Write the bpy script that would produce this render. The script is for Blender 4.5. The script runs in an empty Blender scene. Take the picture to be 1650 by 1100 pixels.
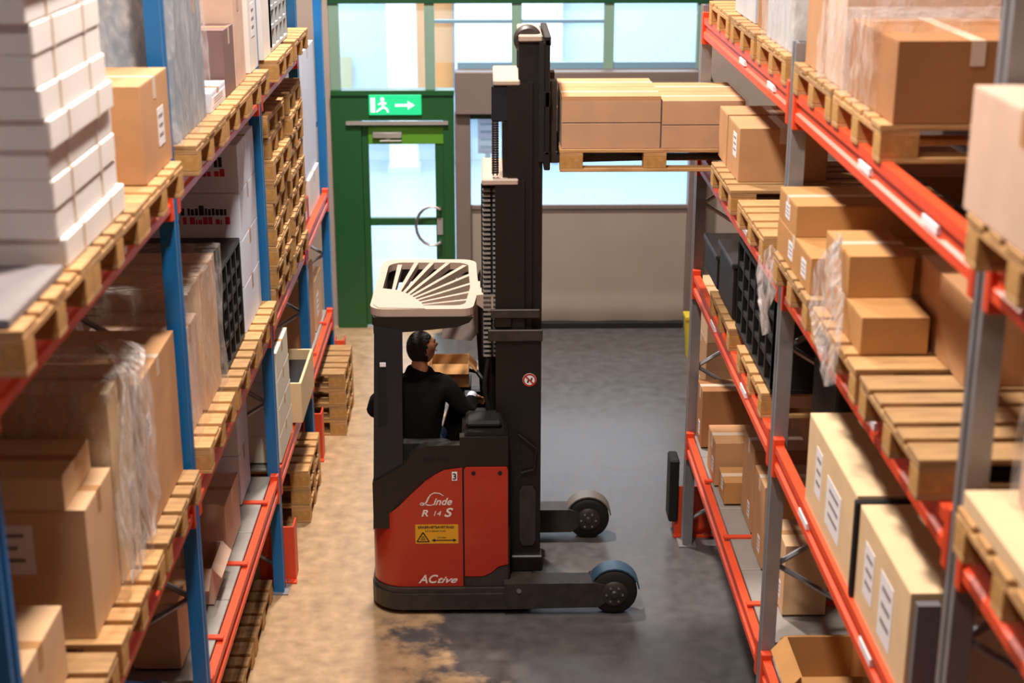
import bpy, bmesh, math, random
from mathutils import Vector, Matrix
R = math.radians
S = bpy.context.scene
COL = S.collection
# ------------------------------------------------------------------ camera, world, exposure
F = 2450.0
PITCH = math.atan(810 / F); YAW = math.atan(43 * math.cos(PITCH) / F)
cam_d = bpy.data.cameras.new('camera'); cam = bpy.data.objects.new('camera', cam_d); COL.objects.link(cam)
cam.location = (0, 0, 5.0); cam.rotation_euler = (R(90) - PITCH, 0, -YAW)
cam_d.sensor_width = 36; cam_d.lens = F / 1650 * 36; cam_d.clip_end = 100; cam_d.clip_start = .05
cam_d.dof.use_dof = True; cam_d.dof.focus_distance = 9.9; cam_d.dof.aperture_fstop = 1.9
S.camera = cam
W = bpy.data.worlds.new('world'); S.world = W; W.use_nodes = True
W.node_tree.nodes['Background'].inputs[0].default_value = (.6, .68, .8, 1)
W.node_tree.nodes['Background'].inputs[1].default_value = .4
S.view_settings.view_transform = 'Standard'; S.view_settings.look = 'None'
S.view_settings.exposure = 0.0; S.view_settings.gamma = 1.0; S.view_settings.use_curve_mapping = False

def area(name, loc, power, col, sx, sy, rot=(0, 0, 0)):
    l = bpy.data.lights.new(name, 'AREA'); l.energy = power; l.color = col; l.shape = 'RECTANGLE'; l.size = sx; l.size_y = sy
    o = bpy.data.objects.new(name, l); COL.objects.link(o); o.location = loc; o.rotation_euler = rot
    return o
WARM = (1, .88, .77); COOL = (.80, .90, 1)
LAMPS = [(-.5, 1.0, 90), (-.4, 5.2, 430), (-.5, 8.4, 160), (-.7, 12.1, 740)]
for x, y, p in LAMPS: area('lamp_light', (x, y, 7.75), p, WARM, .42, .42)
area('next_room_light', (-.2, 20.3, 4.9), 1050, COOL, 9, 6)

# ------------------------------------------------------------------ materials
def lin(c):
    if isinstance(c, str):
        c = [int(c[i:i + 2], 16) / 255 for i in (0, 2, 4)]
    return tuple((v / 12.92 if v <= .04045 else ((v + .055) / 1.055) ** 2.4) for v in c) + (1,)
MC = {}
def mat(name, c, rough=.6, metal=0., noise=0., scale=8., c2=None, bump=0., coat=0., stretch=None, emit=0., spec=.5):
    if name in MC: return MC[name]
    m = bpy.data.materials.new(name); m.use_nodes = True; nt = m.node_tree; b = nt.nodes['Principled BSDF']
    b.inputs['Base Color'].default_value = lin(c); b.inputs['Roughness'].default_value = rough
    b.inputs['Metallic'].default_value = metal; b.inputs['Coat Weight'].default_value = coat
    b.inputs['Specular IOR Level'].default_value = spec
    if noise or bump:
        tc = nt.nodes.new('ShaderNodeTexCoord'); mp = nt.nodes.new('ShaderNodeMapping'); nz = nt.nodes.new('ShaderNodeTexNoise')
        nt.links.new(tc.outputs['Object'], mp.inputs[0]); nt.links.new(mp.outputs[0], nz.inputs['Vector'])
        if stretch: mp.inputs['Scale'].default_value = stretch
        nz.inputs['Scale'].default_value = scale; nz.inputs['Detail'].default_value = 5
        if noise:
            cr = nt.nodes.new('ShaderNodeMix'); cr.data_type = 'RGBA'
            a = lin(c); d = lin(c2) if c2 else tuple(v * .6 for v in a[:3]) + (1,)
            cr.inputs[6].default_value = a; cr.inputs[7].default_value = d
            mr = nt.nodes.new('ShaderNodeMapRange'); mr.inputs[1].default_value = .35; mr.inputs[2].default_value = .7; mr.inputs[4].default_value = noise
            nt.links.new(nz.outputs[0], mr.inputs[0]); nt.links.new(mr.outputs[0], cr.inputs[0]); nt.links.new(cr.outputs[2], b.inputs['Base Color'])
        if bump:
            bp = nt.nodes.new('ShaderNodeBump'); bp.inputs['Strength'].default_value = bump; bp.inputs['Distance'].default_value = .02
            nt.links.new(nz.outputs[0], bp.inputs['Height']); nt.links.new(bp.outputs[0], b.inputs['Normal'])
    if emit:
        b.inputs['Emission Color'].default_value = lin(c); b.inputs['Emission Strength'].default_value = emit
    MC[name] = m; return m
card = [mat('cardboard', 'c49468', .8, noise=.35, scale=5), mat('cardboard_pale', 'd8b28a', .8, noise=.3, scale=6),
        mat('cardboard_dark', 'a87448', .85, noise=.35, scale=5), mat('cardboard_ochre', 'bd8a52', .8, noise=.3, scale=5),
        mat('cardboard_beige', 'e0c49c', .8, noise=.2, scale=7), mat('cardboard_pink', 'd8b8a4', .75, noise=.25, scale=6)]
M_white = mat('white_carton', 'e8e4e2', .7, noise=.15, scale=5); M_blueish = mat('bluewhite_carton', 'dbe3f6', .65, noise=.15, scale=5)
M_greyc = mat('grey_carton', '8b8386', .8, noise=.3, scale=5); M_tape = mat('parcel_tape', 'b88a5c', .35); M_tapew = mat('clear_tape', 'dcc7b2', .3)
M_lab = mat('paper_label', 'ecebf2', .6); M_ink = mat('black_ink', '15151a', .7); M_redink = mat('red_ink', 'c02b45', .7)
M_wood = mat('pallet_wood', 'c69a66', .8, noise=.6, scale=6, c2='94693c', stretch=(1, 6, 6), bump=.2)
M_wood2 = mat('pallet_wood_grey', 'b08a5c', .85, noise=.6, scale=6, c2='7e5e3c', stretch=(1, 6, 6), bump=.2)
M_block = mat('pallet_block', 'c09252', .85, noise=.5, scale=30, c2='8a6236')
M_orange = mat('orange_paint', 'e8502a', .42, noise=.2, scale=9, c2='b33c1e'); M_red = mat('protector_orange', 'e04a24', .5, noise=.3, scale=5, c2='a43318')
M_blue = mat('blue_paint', '0f66a4', .4, noise=.15, scale=6); M_galv = mat('galvanised_steel', '9c9da2', .45, metal=.55, noise=.4, scale=9)
M_shelf = mat('shelf_steel', 'a29e9a', .5, metal=.3, noise=.3, scale=6); M_blackp = mat('black_plastic', '121315', .5); M_rub = mat('black_rubber', '0c0c0e', .75)
M_truck = mat('truck_black', '16120f', .45, noise=.3, scale=20, c2='241d19'); M_truckb = mat('truck_bluegrey', '1a1e28', .4)
M_tred = mat('truck_red', 'ad2815', .32, coat=.3, noise=.12, scale=3); M_beige = mat('guard_beige', 'b7a394', .5, noise=.15, scale=12)
M_base = mat('chassis_dark', '3a322e', .5, noise=.6, scale=14, c2='1d1917'); M_steel = mat('bright_steel', 'b8b4ae', .3, metal=.9)
M_yel = mat('warning_yellow', 'dca022', .5); M_cloth = mat('jacket_black', '070607', .95, noise=.4, scale=14, c2='121112', spec=.2, bump=.3)
M_jean = mat('denim', '26355c', .85, noise=.4, scale=40); M_skin = mat('skin', 'b9805f', .55); M_hair = mat('hair', '130c09', .7, bump=.6, scale=60)
M_green = mat('green_paint', '1e522b', .35, noise=.1, scale=3); M_greend = mat('dark_green_paint', '16472c', .4); M_grn2 = mat('light_green_paint', '55902a', .35)
M_jamb = mat('jamb_greybrown', '756762', .5, noise=.2, scale=3); M_curt = mat('door_curtain', '9a8d82', .6, noise=.15, scale=2, bump=.1)
M_wallm = mat('wall_plaster', 'a4958c', .8, noise=.25, scale=2); M_wdark = mat('wall_dark', '5b4a43', .85, noise=.3, scale=1.5)
M_wnext = mat('white_wall', 'eef0f0', .7); M_orw = mat('orange_door', 'd8985a', .6); M_bl2 = mat('steel_blue', '6f93ad', .5); M_bl3 = mat('pale_blue_wall', 'c4dbe8', .6)
M_bluepk = mat('blue_bag', '3d6296', .4, noise=.6, scale=12, c2='1d2c4c'); M_teal = mat('blue_arm_paint', '3c566e', .4, noise=.3, scale=9)
M_ceil = mat('ceiling', '4c4743', .9); M_lampm = mat('lamp_glow', 'fff0dc', .5, emit=6)
M_exit = mat('exit_sign_green', '18b878', .5, emit=.8); M_exitw = mat('exit_sign_white', 'd8ffe8', .5, emit=1.1)
def glassy(name, c, alpha, rough=.1):
    m = bpy.data.materials.new(name); m.use_nodes = True; nt = m.node_tree; out = nt.nodes['Material Output']; b = nt.nodes['Principled BSDF']
    b.inputs['Base Color'].default_value = lin(c); b.inputs['Roughness'].default_value = rough
    t = nt.nodes.new('ShaderNodeBsdfTransparent'); mx = nt.nodes.new('ShaderNodeMixShader'); mx.inputs[0].default_value = alpha
    nt.links.new(t.outputs[0], mx.inputs[1]); nt.links.new(b.outputs[0], mx.inputs[2]); nt.links.new(mx.outputs[0], out.inputs[0]); return m
M_glass = glassy('glass', 'cfe4ee', .14, .05)
M_film = glassy('stretch_film', 'f2ecea', .42, .25)
nt = M_film.node_tree                       # streaky folds in the film
tc = nt.nodes.new('ShaderNodeTexCoord'); mp = nt.nodes.new('ShaderNodeMapping'); mp.inputs['Scale'].default_value = (3, 9, 1.5); mp.inputs['Rotation'].default_value = (.5, .3, 0)
nz = nt.nodes.new('ShaderNodeTexNoise'); nz.inputs['Scale'].default_value = 5; nz.inputs['Detail'].default_value = 6
mr = nt.nodes.new('ShaderNodeMapRange'); mr.inputs[1].default_value = .42; mr.inputs[2].default_value = .68; mr.inputs[3].default_value = .06; mr.inputs[4].default_value = .42
bp = nt.nodes.new('ShaderNodeBump'); bp.inputs['Strength'].default_value = .8; bp.inputs['Distance'].default_value = .03
nt.links.new(tc.outputs['Object'], mp.inputs[0]); nt.links.new(mp.outputs[0], nz.inputs['Vector']); nt.links.new(nz.outputs[0], mr.inputs[0]); nt.links.new(nz.outputs[0], bp.inputs['Height'])
nt.links.new(bp.outputs[0], nt.nodes['Principled BSDF'].inputs['Normal'])
for n in nt.nodes:
    if n.type == 'MIX_SHADER': nt.links.new(mr.outputs[0], n.inputs[0])
# floor: dark worn concrete; sandy coating and warm light painted as tan, mostly left
def floor_mat():
    m = bpy.data.materials.new('floor_concrete'); m.use_nodes = True; nt = m.node_tree; b = nt.nodes['Principled BSDF']; N = nt.nodes.new; L = nt.links.new
    tc = N('ShaderNodeTexCoord'); sp = N('ShaderNodeSeparateXYZ'); L(tc.outputs['Object'], sp.inputs[0])
    n1 = N('ShaderNodeTexNoise'); n1.inputs['Scale'].default_value = 1.3; n1.inputs['Detail'].default_value = 7; n1.inputs['Roughness'].default_value = .55; L(tc.outputs['Object'], n1.inputs['Vector'])
    n2 = N('ShaderNodeTexNoise'); n2.inputs['Scale'].default_value = 9; n2.inputs['Detail'].default_value = 8; L(tc.outputs['Object'], n2.inputs['Vector'])
    def math_(op, a, b_, clamp=False):
        q = N('ShaderNodeMath'); q.operation = op; q.use_clamp = clamp
        for i, v in enumerate((a, b_)):
            if isinstance(v, (int, float)): q.inputs[i].default_value = v
            else: L(v, q.inputs[i])
        return q.outputs[0]
    gx = math_('MULTIPLY', math_('ADD', sp.outputs[0], .25), -.42)         # more of the painted warm tan on the left lane
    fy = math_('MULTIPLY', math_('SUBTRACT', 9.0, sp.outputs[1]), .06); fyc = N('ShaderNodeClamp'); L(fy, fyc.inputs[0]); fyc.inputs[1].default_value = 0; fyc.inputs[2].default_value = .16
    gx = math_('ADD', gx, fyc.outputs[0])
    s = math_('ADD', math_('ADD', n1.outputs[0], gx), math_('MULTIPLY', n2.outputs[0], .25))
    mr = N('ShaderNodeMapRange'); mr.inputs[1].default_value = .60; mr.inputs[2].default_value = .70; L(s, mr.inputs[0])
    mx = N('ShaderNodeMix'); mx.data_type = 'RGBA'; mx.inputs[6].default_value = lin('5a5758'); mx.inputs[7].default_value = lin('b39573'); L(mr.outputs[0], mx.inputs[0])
    m2 = N('ShaderNodeMix'); m2.data_type = 'RGBA'; m2.blend_type = 'MULTIPLY'; m2.inputs[0].default_value = .75; L(mx.outputs[2], m2.inputs[6])
    r2 = N('ShaderNodeMapRange'); r2.inputs[1].default_value = .3; r2.inputs[2].default_value = .7; r2.inputs[3].default_value = .6; r2.inputs[4].default_value = 1.15; L(n2.outputs[0], r2.inputs[0]); L(r2.outputs[0], m2.inputs[7])
    L(m2.outputs[2], b.inputs['Base Color'])
    r3 = N('ShaderNodeMapRange'); r3.inputs[3].default_value = .22; r3.inputs[4].default_value = .5; L(n2.outputs[0], r3.inputs[0]); L(r3.outputs[0], b.inputs['Roughness'])
    return m
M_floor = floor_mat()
M_nfloor = mat('next_room_floor', 'a8c0d4', .35, noise=.2, scale=3)

# ------------------------------------------------------------------ mesh helpers
class MB:
    def __init__(s): s.v = []; s.f = []; s.sm = []
    def add(s, vs, fs, smooth=False):
        o = len(s.v); s.v += [tuple(v) for v in vs]; s.f += [tuple(i + o for i in f) for f in fs]; s.sm += [smooth] * len(fs); return s
    def box(s, x0, x1, y0, y1, z0, z1, c=0., M=None):
        """box; c = small chamfer on the vertical and horizontal edges"""
        if c <= 0:
            vs = [(x, y, z) for z in (z0, z1) for y in (y0, y1) for x in (x0, x1)]
            fs = [(0, 2, 3, 1), (4, 5, 7, 6), (0, 1, 5, 4), (2, 6, 7, 3), (0, 4, 6, 2), (1, 3, 7, 5)]
        else:
            bm = bmesh.new(); bmesh.ops.create_cube(bm, size=1)
            for v in bm.verts: v.co = Vector(((x0 + x1) / 2 + v.co.x * (x1 - x0), (y0 + y1) / 2 + v.co.y * (y1 - y0), (z0 + z1) / 2 + v.co.z * (z1 - z0)))
            bmesh.ops.bevel(bm, geom=bm.edges[:], offset=c, segments=1, affect='EDGES'); bm.verts.index_update()
            vs = [v.co.copy() for v in bm.verts]; fs = [tuple(v.index for v in f.verts) for f in bm.faces]; bm.free()
        if M: vs = [M @ Vector(v) for v in vs]
        return s.add(vs, fs)
    def tube(s, pts, r, n=8, cap=True):
        pts = [Vector(p) for p in pts]; rs = r if isinstance(r, (list, tuple)) else [r] * len(pts); rings = []; up = None
        for i, p in enumerate(pts):
            d = (pts[min(i + 1, len(pts) - 1)] - pts[max(i - 1, 0)]).normalized()
            if up is None: up = Vector((0, 0, 1)) if abs(d.z) < .9 else Vector((1, 0, 0))
            a = d.cross(up).normalized(); up = a.cross(d).normalized()
            rings.append([p + (a * math.cos(2 * math.pi * k / n) + up * math.sin(2 * math.pi * k / n)) * rs[i] for k in range(n)])
        vs = [v for q in rings for v in q]; fs = []
        for i in range(len(pts) - 1):
            for k in range(n): fs.append((i * n + k, i * n + (k + 1) % n, (i + 1) * n + (k + 1) % n, (i + 1) * n + k))
        if cap: fs += [tuple(range(n))[::-1], tuple((len(pts) - 1) * n + k for k in range(n))]
        return s.add(vs, fs, True)
    def prism(s, poly, a, b, axis='z', smooth=False):
        """extrude the polygon (in the two other axes, in order) from a to b along axis"""
        def P(p, t): return {'z': (p[0], p[1], t), 'y': (p[0], t, p[1]), 'x': (t, p[0], p[1])}[axis]
        n = len(poly); vs = [P(p, a) for p in poly] + [P(p, b) for p in poly]
        fs = [tuple(range(n))[::-1], tuple(range(n, 2 * n))] + [(i, (i + 1) % n, n + (i + 1) % n, n + i) for i in range(n)]
        return s.add(vs, fs)
    def lathe(s, prof, c, axis='y', n=28):
        """profile [(r, t)] turned round an axis through c"""
        vs = []; fs = []
        for r, t in prof:
            for k in range(n):
                a = 2 * math.pi * k / n; u, w = r * math.cos(a), r * math.sin(a)
                vs.append({'y': (c[0] + u, c[1] + t, c[2] + w), 'z': (c[0] + u, c[1] + w, c[2] + t), 'x': (c[0] + t, c[1] + u, c[2] + w)}[axis])
        for i in range(len(prof) - 1):
            for k in range(n): fs.append((i * n + k, i * n + (k + 1) % n, (i + 1) * n + (k + 1) % n, (i + 1) * n + k))
        fs += [tuple(range(n))[::-1], tuple((len(prof) - 1) * n + k for k in range(n))]
        return s.add(vs, fs, True)
    def mesh(s, name, m=None):
        me = bpy.data.meshes.new(name); me.from_pydata(s.v, [], s.f); me.update()
        bm = bmesh.new(); bm.from_mesh(me); bmesh.ops.recalc_face_normals(bm, faces=bm.faces); bm.to_mesh(me); bm.free()
        for p, q in zip(me.polygons, s.sm): p.use_smooth = q
        if any(s.sm):
            try: me.set_sharp_from_angle(angle=R(40))
            except Exception: pass
        if m: me.materials.append(m)
        return me
def link(name, me, parent=None, loc=(0, 0, 0), rot=(0, 0, 0)):
    o = bpy.data.objects.new(name, me); COL.objects.link(o); o.location = loc; o.rotation_euler = rot
    if parent: o.parent = parent
    return o
def part(name, mb, m, parent, loc=(0, 0, 0), rot=(0, 0, 0), label=None):
    o = link(name, mb.mesh(name, m), parent, loc, rot)
    if label: o['label'] = label
    return o
def thing(name, label, cat, loc=(0, 0, 0), rz=0, group=None):
    o = bpy.data.objects.new(name, None); COL.objects.link(o); o.location = loc; o.rotation_euler = (0, 0, rz); o.empty_display_size = .1
    o['label'] = label; o['category'] = cat
    if group: o['group'] = group
    return o
def struct(name, mb, m, label=None):
    o = link(name, mb.mesh(name, m)); o['kind'] = 'structure'
    if label: o['label'] = label
    return o
def B(*a, **k): return MB().box(*a, **k)

# ------------------------------------------------------------------ the setting
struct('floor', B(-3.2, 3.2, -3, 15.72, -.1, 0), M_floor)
struct('floor_next_room', B(-6, 6, 15.72, 24.8, -.1, -.002), M_nfloor)
struct('ceiling', B(-3.2, 3.2, -3, 15.9, 8.2, 8.3), M_ceil)
struct('wall_left', B(-3.2, -3.05, -3, 15.7, 0, 8.2), M_wdark)
struct('wall_right', B(3.05, 3.2, -3, 15.7, 0, 8.2), M_wdark)
struct('wall_front', B(-3.2, 3.2, -3.1, -3, 0, 8.2), M_wdark)
wb = MB()
wb.box(-3.2, -1.60, 15.7, 15.9, 0, 8.2); wb.box(2.27, 3.2, 15.7, 15.9, 0, 8.2); wb.box(-1.6, 2.27, 15.7, 15.9, 3.52, 8.2)
struct('wall_back', wb, M_wallm)
struct('trim_1', B(-1.60, 2.27, 15.66, 15.78, 3.42, 3.56), M_greend)
# hall beyond the glass
struct('wall_next_back', B(-6, 6, 24.6, 24.8, 0, 5), M_bl3)
struct('wall_next_left', B(-6, -5.9, 15.9, 24.8, 0, 5), M_wnext); struct('wall_next_right', B(5.9, 6, 15.9, 24.8, 0, 5), M_wnext)
struct('ceiling_next_room', B(-6, 6, 15.9, 24.8, 5, 5.1), M_wnext)
t = thing('pillar', 'wide white square pillar in the bright hall behind the green door', 'pillar', (-1.3, 23.7, 0))
part('shaft', B(-.22, .22, -.2, .2, .12, 5), M_wnext, t); part('plinth', B(-.25, .25, -.23, .23, 0, .12), M_bl3, t)
t = thing('room_door', 'orange wooden door far beyond the upper window strip', 'door', (-.85, 24.5, 0))
part('leaf', B(-.32, .32, 0, .06, 1.2, 3.6), M_orw, t); part('leaf_frame', MB().box(-.4, -.32, -.02, .08, 1.2, 3.7).box(.32, .4, -.02, .08, 1.2, 3.7), M_bl2, t)
t = thing('notice_board', 'dark blue-grey board hung on the far hall wall left of the pillar', 'board', (-2.1, 24.45, 2.2))
part('panel', B(-.55, .5, 0, .08, .55, .95), M_bl2, t); part('lower_panel', B(-.45, -.05, 0, .06, -1.0, -.5), mat('cream_panel', 'b8b48c', .6), t)
t = thing('white_screen', 'large white projection screen in the bright hall behind the roller door', 'screen', (.25, 24.3, 0))
part('sheet', B(-.75, .95, 0, .05, .9, 3.6), M_wnext, t); part('stand', MB().box(-.7, -.6, -.05, .1, 0, .9).box(.8, .9, -.05, .1, 0, .9), M_bl2, t)
t = thing('wall_cabinet', 'blue-grey wall cabinet far right in the bright hall', 'cabinet', (1.75, 24.3, 3.05))
part('body', B(-.35, .35, 0, .25, .3, .65), M_bl2, t); part('door', B(-.33, .33, -.02, 0, .32, .63), M_bl3, t)
# glazed strip over the door and the roller housing
def frame_bars(nm, bars, m, n=''):
    mb = MB()
    for b in bars: mb.box(*b)
    return struct(nm, mb, m, n or None)
frame_bars('window_frame_upper', [(-1.6, -1.5, 15.68, 15.78, 2.55, 3.42), (-.63, -.53, 15.68, 15.78, 2.55, 3.42), (.26, .36, 15.68, 15.78, 2.76, 3.42),
                                  (1.2, 1.3, 15.68, 15.78, 2.76, 3.42), (2.15, 2.27, 15.68, 15.78, 2.76, 3.42)], mat('frame_greygreen', '7c9a8c', .4))
frame_bars('trim_2', [(-.53, 1.2, 15.69, 15.77, 3.22, 3.25), (-.3, 2.27, 15.69, 15.8, 2.76, 2.82)], M_bl2)
for i, (a, b, z) in enumerate([(-1.5, -.63, 2.56), (-.53, .26, 2.82), (.36, 1.2, 2.82), (1.3, 2.15, 2.82)]):
    struct('window_%d' % (i + 1), B(a, b, 15.72, 15.73, z, 3.42), M_glass)
# green door
frame_bars('door_frame_1', [(-1.6, -1.30, 15.62, 15.8, 0, 2.24), (-.45, -.34, 15.62, 15.8, 0, 2.24), (-1.6, -.34, 15.62, 15.8, 2.24, 2.50), (-1.6, -.335, 15.6, 15.8, 2.50, 2.55)], M_green)
struct('trim_3', B(-1.45, -.4, 15.58, 15.62, 2.20, 2.235), M_shelf)
t = thing('green_door', 'glazed green door leaf under the lit exit sign', 'door', (-1.3, 15.66, 0))
dl = MB()
for b in [(0, .07, 0, .06, .02, 2.2), (.76, .85, 0, .06, .02, 2.2), (.07, .76, 0, .06, 2.0, 2.2), (.07, .76, 0, .06, 1.12, 1.2), (.07, .76, 0, .06, .02, .18)]: dl.box(*b, c=.005)
part('leaf_frame', dl, M_green, t); part('top_rail', B(.07, .85, -.012, 0, 1.99, 2.17, c=.004), M_grn2, t)
part('pane', B(.07, .76, .025, .035, 1.2, 2.0), M_glass, t); part('pane', B(.07, .76, .025, .035, .18, 1.12), M_glass, t)
hb = MB(); hb.tube([(.72 + .17 * math.cos(a), -.07, 1.13 + .21 * math.sin(a)) for a in [R(60 + k * 20) for k in range(13)]], .016, 8)
hb.tube([(.805, -.07, 1.31), (.805, 0, 1.31)], .014, 6).tube([(.805, -.07, .95), (.805, 0, .95)], .014, 6)
part('pull_handle', hb, M_steel, t, label='curved steel pull handle'); part('lock_plate', B(.77, .83, -.012, 0, 1.02, 1.2), M_shelf, t)
cl = MB().box(.12, .42, -.07, -.012, 2.06, 2.12, c=.006); cl.tube([(.3, -.05, 2.05), (.2, -.13, 2.045), (.42, -.1, 2.04)], .009, 6)
part('door_closer', cl, M_shelf, t)
t = thing('exit_sign', 'small lit green exit sign with white running figure and arrow', 'sign', (-.94, 15.59, 2.30))
part('case', B(-.27, .27, 0, .05, 0, .21, c=.006), M_exit, t)
fig = MB(); fig.lathe([(.001, -.004), (.02, -.004), (.02, 0)], (-.13, -.002, .165), n=12)
for a, b, w in [((-.13, .145), (-.12, .085), .016), ((-.12, .085), (-.08, .06), .012), ((-.08, .06), (-.075, .03), .01), ((-.12, .085), (-.16, .06), .012), ((-.16, .06), (-.19, .035), .01), ((-.13, .135), (-.09, .12), .009), ((-.13, .135), (-.17, .11), .009)]:
    fig.tube([(a[0], -.004, a[1]), (b[0], -.004, b[1])], w, 6)
part('running_figure', fig, M_exitw, t)
ar = MB().box(.0, .13, -.006, 0, .09, .115).prism([(.13, .06), (.2, .1025), (.13, .145)], -.006, 0, 'y')
part('arrow', ar, M_exitw, t); part('doorway_mark', MB().box(-.25, -.205, -.005, 0, .03, .18), M_exitw, t)
# roller door
t = thing('roller_door', 'wide grey-beige roll-up door with clear strip above the closed curtain', 'door', (0, 15.55, 0))
part('housing', B(-.32, 2.27, -.12, .15, 2.33, 2.76, c=.01), M_jamb, t); part('jamb', B(-.33, -.17, -.04, .14, 0, 2.33, c=.006), M_jamb, t)
part('jamb', B(2.10, 2.27, -.04, .14, 0, 2.33, c=.006), M_jamb, t)
part('header_trim', B(-.17, 2.1, -.02, .1, 2.27, 2.33), M_greend, t)
cu = MB(); nx, nzz = 60, 14
vs = [(-.17 + 2.27 * i / nx, .06 + .012 * math.sin(i * .33 + j * .2) * (1 - j / nzz) + (.03 * math.exp(-((j - 1.6) / 1.0) ** 2) if 0 < j < 4 else 0) * (-1), .06 + 1.27 * j / nzz) for j in range(nzz + 1) for i in range(nx + 1)]
cu.add(vs, [(j * (nx + 1) + i, j * (nx + 1) + i + 1, (j + 1) * (nx + 1) + i + 1, (j + 1) * (nx + 1) + i) for j in range(nzz) for i in range(nx)], True)
part('curtain', cu, M_curt, t); part('curtain_rail', B(-.17, 2.1, .03, .08, 1.31, 1.35), M_jamb, t)
part('bottom_seal', B(-.17, 2.1, .0, .12, 0, .07, c=.01), M_rub, t)
part('clear_strip', B(-.17, 2.1, .055, .062, 1.35, 2.27), M_glass, t)
t = thing('wall_poster', 'blue and white notice seen through the roller door strip left of mast', 'poster', (.02, 16.6, 1.3))
part('sheet', B(-.12, .1, 0, .012, .4, 1.0), mat('poster_blue', 'aab6d8', .6), t); part('post', B(-.04, .02, .012, .05, -1.3, .95), M_bl3, t)
pr = MB()
for k in range(6): pr.box(-.09, .06 - .02 * (k % 2), -.004, 0, .46 + k * .085, .485 + k * .085)
part('print_lines', pr, M_bl2, t)
# ceiling lamps of the hall
for i, (x, y, p) in enumerate(LAMPS):
    t = thing('high_bay_lamp', 'square warm high bay lamp on ceiling, %s' % ['above the camera end', 'above the near uprights', 'above the truck side', 'above the aisle end'][i], 'lamp', (x, y, 7.77), group='high bay lamps')
    part('housing', MB().prism([(-.26, 0), (.26, 0), (.16, .2), (-.16, .2)], -.24, .24, 'y'), M_blackp, t)
    part('rod', MB().tube([(0, 0, .2), (0, 0, .43)], .012), M_shelf, t)

# ------------------------------------------------------------------ racks
XL, XR = -1.43, 1.44
def beam(side, y0, y1, z, label, back=False, tags=()):
    """orange sigma-section beam; its tags and end plates are parts"""
    sgn = -1 if side == 'L' else 1
    x = (XL if side == 'L' else XR) + sgn * (1.08 if back else 0)
    t = thing('rack_beam', label, 'rack beam', (x, y0, z))
    h = .066; L_ = y1 - y0; g = .014
    prof = [(0, -h), (0, -h + .036), (g, -h + .046), (g, h - .052), (0, h - .04), (0, h), (.045, h), (.045, -h)]
    prof = [(p[0] * sgn, p[1]) for p in prof]
    mb = MB(); n = len(prof); vs = [(p[0], .05, p[1]) for p in prof] + [(p[0], L_ - .05, p[1]) for p in prof]
    mb.add(vs, [tuple(range(n)), tuple(range(n, 2 * n))[::-1]] + [(i, (i + 1) % n, n + (i + 1) % n, n + i) for i in range(n)])
    part('box_section', mb, M_orange, t)
    for e in (0, 1):
        ya = 0.0 if e == 0 else L_ - .05
        part('end_plate', MB().box(min(-.006 * sgn, .05 * sgn), max(-.006 * sgn, .05 * sgn), ya, ya + .05, -.11, .1, c=.004), M_red, t)
    for q in tags:
        part('location_tag', B(-.002 if sgn > 0 else -.014, .014 if sgn > 0 else .002, q - y0 - .09, q - y0 + .09, -.018, .012), M_lab, t, label='white location tag')
    return t
def frame(side, y, ztop, mcol, label, zb=0):
    sgn = -1 if side == 'L' else 1; x = XL if side == 'L' else XR
    t = thing('rack_upright', label, 'rack upright', (x, y, zb))
    for px, nm in ((0, 'post'), (1.0, 'post')):
        pr = [(0, -.05), (0, -.016), (.012, -.012), (.012, .012), (0, .016), (0, .05), (.07, .05), (.07, .035), (.02, .035), (.02, -.035), (.07, -.035), (.07, -.05)]
        pr = [((px + p[0]) * sgn, p[1]) for p in pr]
        part(nm, MB().prism(pr, 0.01, ztop - zb, 'z'), mcol, t)
        part('foot_plate', B(min((px - .03) * sgn, (px + .1) * sgn), max((px - .03) * sgn, (px + .1) * sgn), -.08, .08, 0, .01), M_galv, t)
    z = .2; k = 0
    while z < ztop - zb - .7:
        a, b = (.06, 1.01) if k % 2 == 0 else (1.01, .06)
        part('brace', MB().tube([(a * sgn, 0, z), (b * sgn, 0, z + .6)], .015, 6), M_galv, t); z += .6; k += 1
    return t
LY = [1.3, 4.07, 6.84, 9.6, 11.65, 13.45]; RY = [1.35, 4.25, 7.16, 10.3]
nL = ['nearest the camera at left edge', 'second, beside the wrapped cartons', 'third, by the tall white cartons', 'fourth, past the pallet stack', 'last, next to the green door frame']
for i, y in enumerate(LY[1:]): frame('L', y, [5.2, 4.75, 4.6, 4.5, 4.1][i], M_blue, 'blue rack upright frame in the left rack, ' + nL[i])
nR = ['nearest the camera at right edge', 'middle one, behind black crates', 'far end one, beside the roller door']
for i, y in enumerate(RY[1:]): frame('R', y, [5.2, 4.1, 3.95][i], M_galv, 'galvanised rack upright frame in the right rack, ' + nR[i])
lvl = {1: 'top level', 2: 'middle level', 3: 'lowest shelf level', 4: 'lowest shelf level'}
bayL = ['nearest bay', 'second bay', 'third bay', 'fourth bay', 'fifth bay']; bayR = ['nearest bay', 'middle bay', 'far bay']
for zi, z in ((1, 3.46), (2, 1.93), (3, .81)):
    for i in range(5):
        if i == 0 and z < 1.5 : pass
        if i == 4 and zi == 1: continue
        ya, yb = LY[i], LY[i + 1]
        beam('L', ya + .05, yb - .05, z, 'orange front beam of left rack, %s, %s' % (lvl[zi], bayL[i]), tags=[ya + .8, ya + 1.7] if zi == 1 else [])
        beam('L', ya + .05, yb - .05, z, 'orange rear beam of left rack, %s, %s' % (lvl[zi], bayL[i]), back=True)
lv2 = {1: 'top level', 2: 'second level', 3: 'third level', 4: 'lowest shelf level'}
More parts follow.
